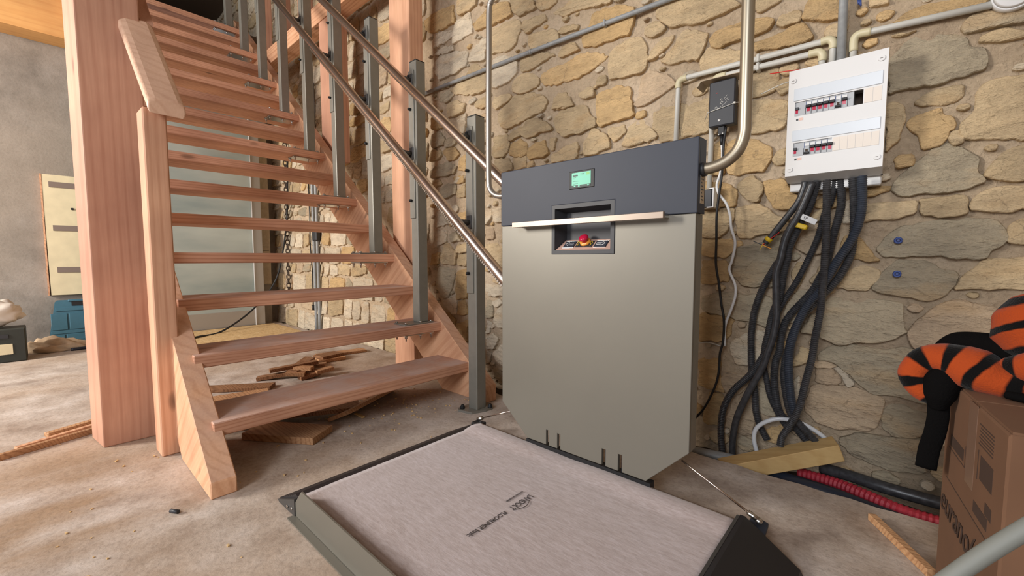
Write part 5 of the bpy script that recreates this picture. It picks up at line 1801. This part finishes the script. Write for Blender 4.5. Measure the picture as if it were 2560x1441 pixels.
for y in (0.10, 0.24):
    bm = new_bm()
    box(bm, -0.01, 0.014, y, y + 0.05, -0.012, 0.012, bev=0.003, mtx=cm)
    obj('latch', bm, 'teal_d', tc_)
# dark crate with a bag in it, rag beside it
bn = thing('dark_crate', 'dark green crate with a pale sticker at the left edge', 'crate', (-4.40, -0.28, 0))
bm = new_bm()
box(bm, -4.62, -4.40, -0.55, -0.094, 0.0, 0.225, bev=0.006)
obj('crate_body', bm, 'bincol', bn)
bpart('sticker', 'board', bn, -4.402, -4.397, -0.235, -0.155, 0.055, 0.125)
bpart('grip', 'charcoal', bn, -4.402, -4.396, -0.24, -0.17, 0.165, 0.19)
bm = new_bm()
vs_ = ball(bm, (0, 0, 0), 1.0, 1, 1, 1, 4)
for v in vs_:
    n_ = noise.noise(v.co * 2.3) * 0.22 + noise.noise(v.co * 6.1) * 0.10
    v.co = Vector((-4.52 + v.co.x * (0.10 + 0.06 * n_), -0.27 + v.co.y * (0.165 * (1 + n_)), 0.328 + v.co.z * 0.100 * (1 + n_ * 1.2)))
tag(obj('plastic_bag', bm, 'bag', None, True), 'crumpled white bag spilling over the dark crate', 'bag')
bm = new_bm()
vs_ = ball(bm, (0, 0, 0), 1.0, 1, 1, 1, 4)
for v in vs_:
    n_ = noise.noise(v.co * 2.9 + Vector((3, 1, 2))) * 0.35 + noise.noise(v.co * 7.3) * 0.16
    x_, y_ = -4.72 + v.co.x * 0.10 * (1 + n_), 0.085 + v.co.y * 0.19 * (1 + 0.5 * n_)
    v.co = Vector((x_, y_, max(0.001, 0.012 + v.co.z * 0.075 * (1 + 1.6 * n_) * (1.0 - 0.55 * v.co.y))))
tag(obj('rag', bm, 'rag', None, True), 'crumpled tan rag on the floor beside the dark crate', 'rag')
bm = new_bm()
tube(bm, smooth_path([(-4.60, 0.12, 0.012), (-4.615, 0.20, 0.012), (-4.63, 0.285, 0.012)], 5), 0.011, 8)
tag(obj('dark_strip', bm, 'navy'), 'dark strap lying on the floor below the tool case', 'strap')
# wooden strips on the floor at the left
for k_, (a, b, w_, h_, z_, mt, lab) in enumerate((((-2.275, -0.135), (-2.43, 0.30), 0.020, 0.022, 0.0, 'scrap_l', 'front one of the wooden strips on the floor left of the newel post'),
                                                ((-2.325, -0.095), (-2.50, 0.30), 0.022, 0.020, 0.001, 'fir_x', 'middle wooden strip on the floor left of the newel post'),
                                                ((-2.44, -0.02), (-2.58, 0.30), 0.030, 0.017, 0.0, 'scrap_l', 'rear short wooden strip on the floor left of the newel post'))):
    d_ = Vector((b[0] - a[0], b[1] - a[1], 0))
    tm = frame((a[0], a[1], z_), d_, (-d_.y, d_.x, 0))
    bm = new_bm()
    box(bm, 0, d_.length, -w_ / 2, w_ / 2, 0, h_, bev=0.0015, mtx=tm)
    tag(obj('wood_strip', bm, mt), lab, 'wood strip')

# scrap boards under the stair
def scrap(x, y, z, L, W, T, yaw, tilt, mat, label, group=None, roll=0.0):
    m = Matrix.Translation((x, y, z)) @ Matrix.Rotation(yaw, 4, 'Z') @ Matrix.Rotation(tilt, 4, 'Y') @ Matrix.Rotation(roll, 4, 'X')
    bm = new_bm()
    box(bm, -L / 2, L / 2, -W / 2, W / 2, 0, T, bev=0.0012, mtx=m)
    lo = min(v.co.z for v in bm.verts)
    for v in bm.verts:
        v.co.z += z - lo
    return tag(obj('scrap_board', bm, mat), label, 'scrap wood', group)


scrap(-1.93, 0.66, 0.030, 0.62, 0.13, 0.018, 1.07, 0.0, 'scrap', 'wide scrap board lying under the lowest tread, topmost of that heap')
scrap(-1.75, 0.62, 0.001, 0.30, 0.13, 0.027, 0.58, 0.0, 'scrap_l', 'short scrap board on the floor under the wide one below the lowest tread')
scrap(-1.815, 1.02, 0.001, 0.46, 0.12, 0.016, 2.0, 0.0, 'scrap_l', 'scrap board tilted up on its long edge below the lowest tread, nearest the lift', roll=-0.42)
scrap(-2.02, 1.17, 0.001, 0.34, 0.09, 0.012, 2.05, 0.0, 'scrap_l', 'thin scrap board flat on the floor behind the tilted one')
scrap(-2.66, 0.56, 0.002, 0.62, 0.085, 0.018, 0.92, 0.0, 'scrap', 'long brown scrap board under the second tread, left of the block pile')
scrap(-2.42, 0.56, 0.001, 0.40, 0.09, 0.020, 1.35, 0.0, 'scrap_l', 'pale scrap board between the left stringer and the long brown board')
pile_rng = random.Random(4)
spots = [(-2.62, 0.93, 0.001), (-2.52, 1.02, 0.001), (-2.60, 1.06, 0.001), (-2.70, 1.03, 0.001), (-2.76, 1.16, 0.001), (-2.54, 0.95, 0.021), (-2.60, 1.00, 0.021), (-2.66, 1.10, 0.021), (-2.71, 1.09, 0.041), (-2.57, 1.01, 0.041), (-2.63, 0.98, 0.042), (-2.50, 1.10, 0.021), (-2.80, 1.10, 0.021)]
sizes = [(0.30, 0.05), (0.11, 0.055), (0.12, 0.05), (0.13, 0.06), (0.16, 0.05), (0.10, 0.05), (0.14, 0.05), (0.15, 0.06), (0.17, 0.05), (0.10, 0.05), (0.26, 0.045), (0.10, 0.045), (0.13, 0.045)]
LAY = {0.001: 'bottom', 0.021: 'middle', 0.041: 'top', 0.042: 'top'}
sx = lambda p: (0.742 * p[0] + 0.67 * p[1]) / (-0.67 * p[0] + 0.742 * p[1])
order = {}
for ly in ('bottom', 'middle', 'top'):
    m_ = sorted([q for q in range(len(spots)) if LAY[spots[q][2]] == ly], key=lambda q: sx(spots[q]))
    nm = {5: ['leftmost', 'second from the left', 'central', 'second from the right', 'rightmost'], 3: ['leftmost', 'central', 'rightmost']}[len(m_)]
    for q, w_ in zip(m_, nm):
        order[q] = '%s wood block in the %s layer of the heap under the stair' % (w_, ly)
for q, ((x, y, z), (L, W)) in enumerate(zip(spots, sizes)):
    scrap(x, y, z, L, W, 0.020, pile_rng.uniform(0.6, 2.6), pile_rng.uniform(-0.12, 0.12), pile_rng.choice(['scrap', 'scrap', 'scrap_l']),
          order[q], 'wood blocks in the heap under the stair')
scrap(-2.86, 1.30, 0.001, 0.17, 0.12, 0.022, 1.5, 0.0, 'scrap_l', 'lower of two flat offcuts right of the block heap under the stair')
scrap(-2.88, 1.30, 0.024, 0.16, 0.11, 0.018, 1.75, 0.0, 'scrap', 'upper of two flat offcuts right of the block heap under the stair')
scrap(-2.98, 1.44, 0.001, 0.34, 0.09, 0.018, 1.4, 0.0, 'scrap_l', 'long flat offcut by the foot of the rubble wall under the stair')
bm = new_bm()
box(bm, -1.776, -1.70, 0.905, 0.920, 0.001, 0.008, bev=0.002, mtx=None)
for v in bm.verts:
    v.co.z += 0.006 * noise.noise(v.co * 40) if v.co.z > 0.004 else 0
tag(obj('wood_splinter', bm, 'batten'), 'pale broken splinter on the floor in front of the scrap boards', 'splinter')
bm = new_bm()
cyl(bm, (-1.452, 0.205, 0.006), (-1.430, 0.218, 0.006), 0.0055, 10)
tag(obj('plug_offcut', bm, 'charcoal'), 'small dark cylinder lying on the floor before the stringer foot', 'debris')
crumbs = new_bm()
crng = random.Random(9)
for _ in range(260):
    x, y = crng.uniform(-2.6, -0.9), crng.uniform(-0.25, 1.5)
    if -1.35 < x and y > 0.38:
        continue
    if crng.random() < 0.5:
        x, y = crng.gauss(-1.72, 0.16), crng.gauss(1.15, 0.18)
    s_ = crng.uniform(0.0015, 0.0045)
    m = Matrix.Translation((x, y, s_ * 0.4)) @ Matrix.Rotation(crng.random() * 3, 4, 'Z')
    box(crumbs, -s_, s_, -s_ * 0.6, s_ * 0.6, -s_ * 0.4, s_ * 0.5, mtx=m)
o = obj('wood_chips', crumbs, 'osb')
o['kind'] = 'stuff'
tag(o, 'scattered crumbs of wood and plaster on the concrete floor', 'debris')

# ------------------------------------------------------------------ right foreground
U, V_ = Vector((-0.118, 0.993, 0)), Vector((0.993, 0.118, 0))
BM = frame((0.131, 0.915, 0), V_, U)
cb_ = thing('cardboard_box', 'brown cardboard box with printing, at the right edge by the stone wall', 'box', (0.3, 1.1, 0))
bm = new_bm()
box(bm, 0, 0.46, 0, 0.335, 0.0, 0.448, bev=0.003, mtx=BM)
obj('carton', bm, 'card', cb_)
bm = new_bm()
box(bm, 0.004, 0.455, 0.004, 0.165, 0.448, 0.452, mtx=BM)
box(bm, 0.004, 0.455, 0.170, 0.331, 0.448, 0.452, mtx=BM)
obj('flap', bm, 'card', cb_)
bm = new_bm()
box(bm, -0.0006, 0.0, 0.140, 0.185, 0.30, 0.4485, mtx=BM)
obj('tape', bm, 'cardtape', cb_)
# print on the side that faces the lift: letters run from back to front
FM = frame(BM @ Vector((-0.0008, 0.40, 0.0)), -U, Vector((0, 0, 1)))
text_part('lettering', 'eurano(', 'inkb', cb_, FM @ Matrix.Translation((0.072, 0.185, 0.0006)), 0.070, 0.0004, squeeze=0.98, shear=0.2)
bm = new_bm()
for a, b, c, d in ((0.055, 0.135, 0.372, 0.374), (0.055, 0.135, 0.366, 0.368), (0.060, 0.130, 0.360, 0.362)):
    pass
for q in range(7):
    box(bm, -0.0004, 0.0002, 0.055, 0.125 - 0.006 * (q % 2), 0.390 + q * 0.0055, 0.392 + q * 0.0055, mtx=BM)
for a, b, c, d in ((0.050, 0.110, 0.335, 0.375), (0.120, 0.123, 0.33, 0.38), (0.060, 0.13, 0.270, 0.290), (0.045, 0.075, 0.292, 0.312)):
    box(bm, -0.0004, 0.0002, a, b, c, d, mtx=BM)
for a, b, c, d in ((0.03, 0.30, 0.256, 0.258), (0.19, 0.30, 0.320, 0.322), (0.19, 0.192, 0.322, 0.36), (0.20, 0.29, 0.328, 0.350)):
    box(bm, -0.0004, 0.0002, a, b, c, d, mtx=BM)
obj('print_block', bm, 'inkb', cb_)

gm = thing('fleece_garment', 'orange and black tiger-striped fleece garment heaped on the cardboard box', 'garment', (0.15, 1.2, 0.455))


def lump(name, pts, radii, mat, seg=20, sub=8, flat=1.0, wob=0.12):
    P_ = smooth_path(pts, sub)
    n = len(P_)
    R_ = []
    for i in range(n):
        t = i / (n - 1) * (len(radii) - 1)
        k = min(int(t), len(radii) - 2)
        R_.append(radii[k] * (1 - (t - k)) + radii[k + 1] * (t - k))
    bm = new_bm()
    tube(bm, P_, 0.03, seg, True, R_, uv=True)
    for v in bm.verts:
        nn = noise.noise(v.co * 14) * 0.6 + noise.noise(v.co * 37) * 0.3
        c = min(P_, key=lambda q: (q - v.co).length_squared)
        v.co = v.co + (v.co - c) * wob * nn
        v.co.z = c.z + (v.co.z - c.z) * flat
    lay = bm.loops.layers.uv.verify()
    for f in bm.faces:
        for lp in f.loops:
            lp[lay].uv = (lp[lay].uv[0] * 7.0, lp[lay].uv[1] * 0.35)
    o = obj(name, bm, mat, gm, True)
    s = o.modifiers.new('subsurf', 'SUBSURF')
    s.levels = 1
    s.render_levels = 1
    return o


lump('striped_sleeve', [(0.078, 1.175, 0.412), (0.052, 1.185, 0.428), (0.036, 1.195, 0.462), (0.052, 1.200, 0.492), (0.084, 1.195, 0.500), (0.118, 1.18, 0.490), (0.150, 1.165, 0.478), (0.19, 1.155, 0.474), (0.25, 1.15, 0.480), (0.33, 1.15, 0.486)],
     [0.008, 0.020, 0.024, 0.026, 0.036, 0.045, 0.036, 0.031, 0.036, 0.034], 'tiger', flat=0.9, wob=0.30)
lump('striped_hood', [(0.190, 1.215, 0.632), (0.196, 1.205, 0.604), (0.206, 1.195, 0.572), (0.214, 1.185, 0.540), (0.22, 1.18, 0.505)], [0.030, 0.062, 0.072, 0.062, 0.034], 'tiger', wob=0.14)
lump('striped_fold', [(0.150, 1.165, 0.505), (0.178, 1.150, 0.508), (0.215, 1.140, 0.512), (0.27, 1.14, 0.514), (0.33, 1.15, 0.512)], [0.012, 0.030, 0.036, 0.034, 0.03], 'tiger', wob=0.25)
lump('black_lining', [(0.070, 1.225, 0.515), (0.098, 1.225, 0.530), (0.135, 1.215, 0.530), (0.175, 1.20, 0.517), (0.24, 1.19, 0.515)], [0.010, 0.022, 0.026, 0.03, 0.03], 'blackcloth', wob=0.25)
lump('black_cuff', [(0.085, 1.180, 0.478), (0.078, 1.178, 0.458), (0.074, 1.178, 0.430), (0.074, 1.180, 0.402)], [0.020, 0.028, 0.026, 0.014], 'blackcloth')
lump('black_hem', [(0.150, 1.120, 0.462), (0.20, 1.105, 0.461), (0.27, 1.10, 0.461), (0.36, 1.11, 0.461)], [0.008, 0.013, 0.013, 0.013], 'blackcloth', flat=0.8)
bm = new_bm()
sp_ = smooth_path([(0.074, 1.180, 0.412), (0.075, 1.180, 0.385), (0.072, 1.182, 0.350), (0.066, 1.184, 0.315), (0.063, 1.185, 0.275)], 5)
tube(bm, sp_, 0.0165, 14, True)
for v in bm.verts:
    c = min(sp_, key=lambda q: (q - v.co).length_squared)
    v.co.y = c.y + (v.co.y - c.y) * 0.35
obj('hanging_strap', bm, 'blackcloth', gm, True)

bm = new_bm()
tube(bm, resample(smooth_path([(-0.05, 0.50, 0.0), (-0.035, 0.52, 0.22), (0.005, 0.54, 0.325), (0.055, 0.565, 0.402), (0.110, 0.590, 0.470), (0.17, 0.62, 0.530), (0.25, 0.66, 0.57), (0.36, 0.72, 0.53), (0.44, 0.76, 0.30), (0.46, 0.78, 0.0)], 8), 0.02), 0.0075, 16)
tag(obj('grey_hose', bm, 'greyhose'), 'grey hose looping up across the bottom right corner', 'hose')
bm = new_bm()
tm = frame((-0.018, 1.455, 0.001), (0.085, -0.145, 0), (0.145, 0.085, 0))
box(bm, 0, 0.21, -0.009, 0.009, 0.0, 0.018, bev=0.001, mtx=tm)
tag(obj('wood_strip', bm, 'scrap_l'), 'pale wooden strip on the floor in front of the cardboard box', 'wood strip')

# ------------------------------------------------------------------ put each Empty at the base of its thing
for o in list(COL.objects):
    if o.type == 'EMPTY' and 'base' in o.keys():
        b = Vector(o['base'])
        del o['base']
        o.location = b
        for c in o.children:
            c.location = c.location - b
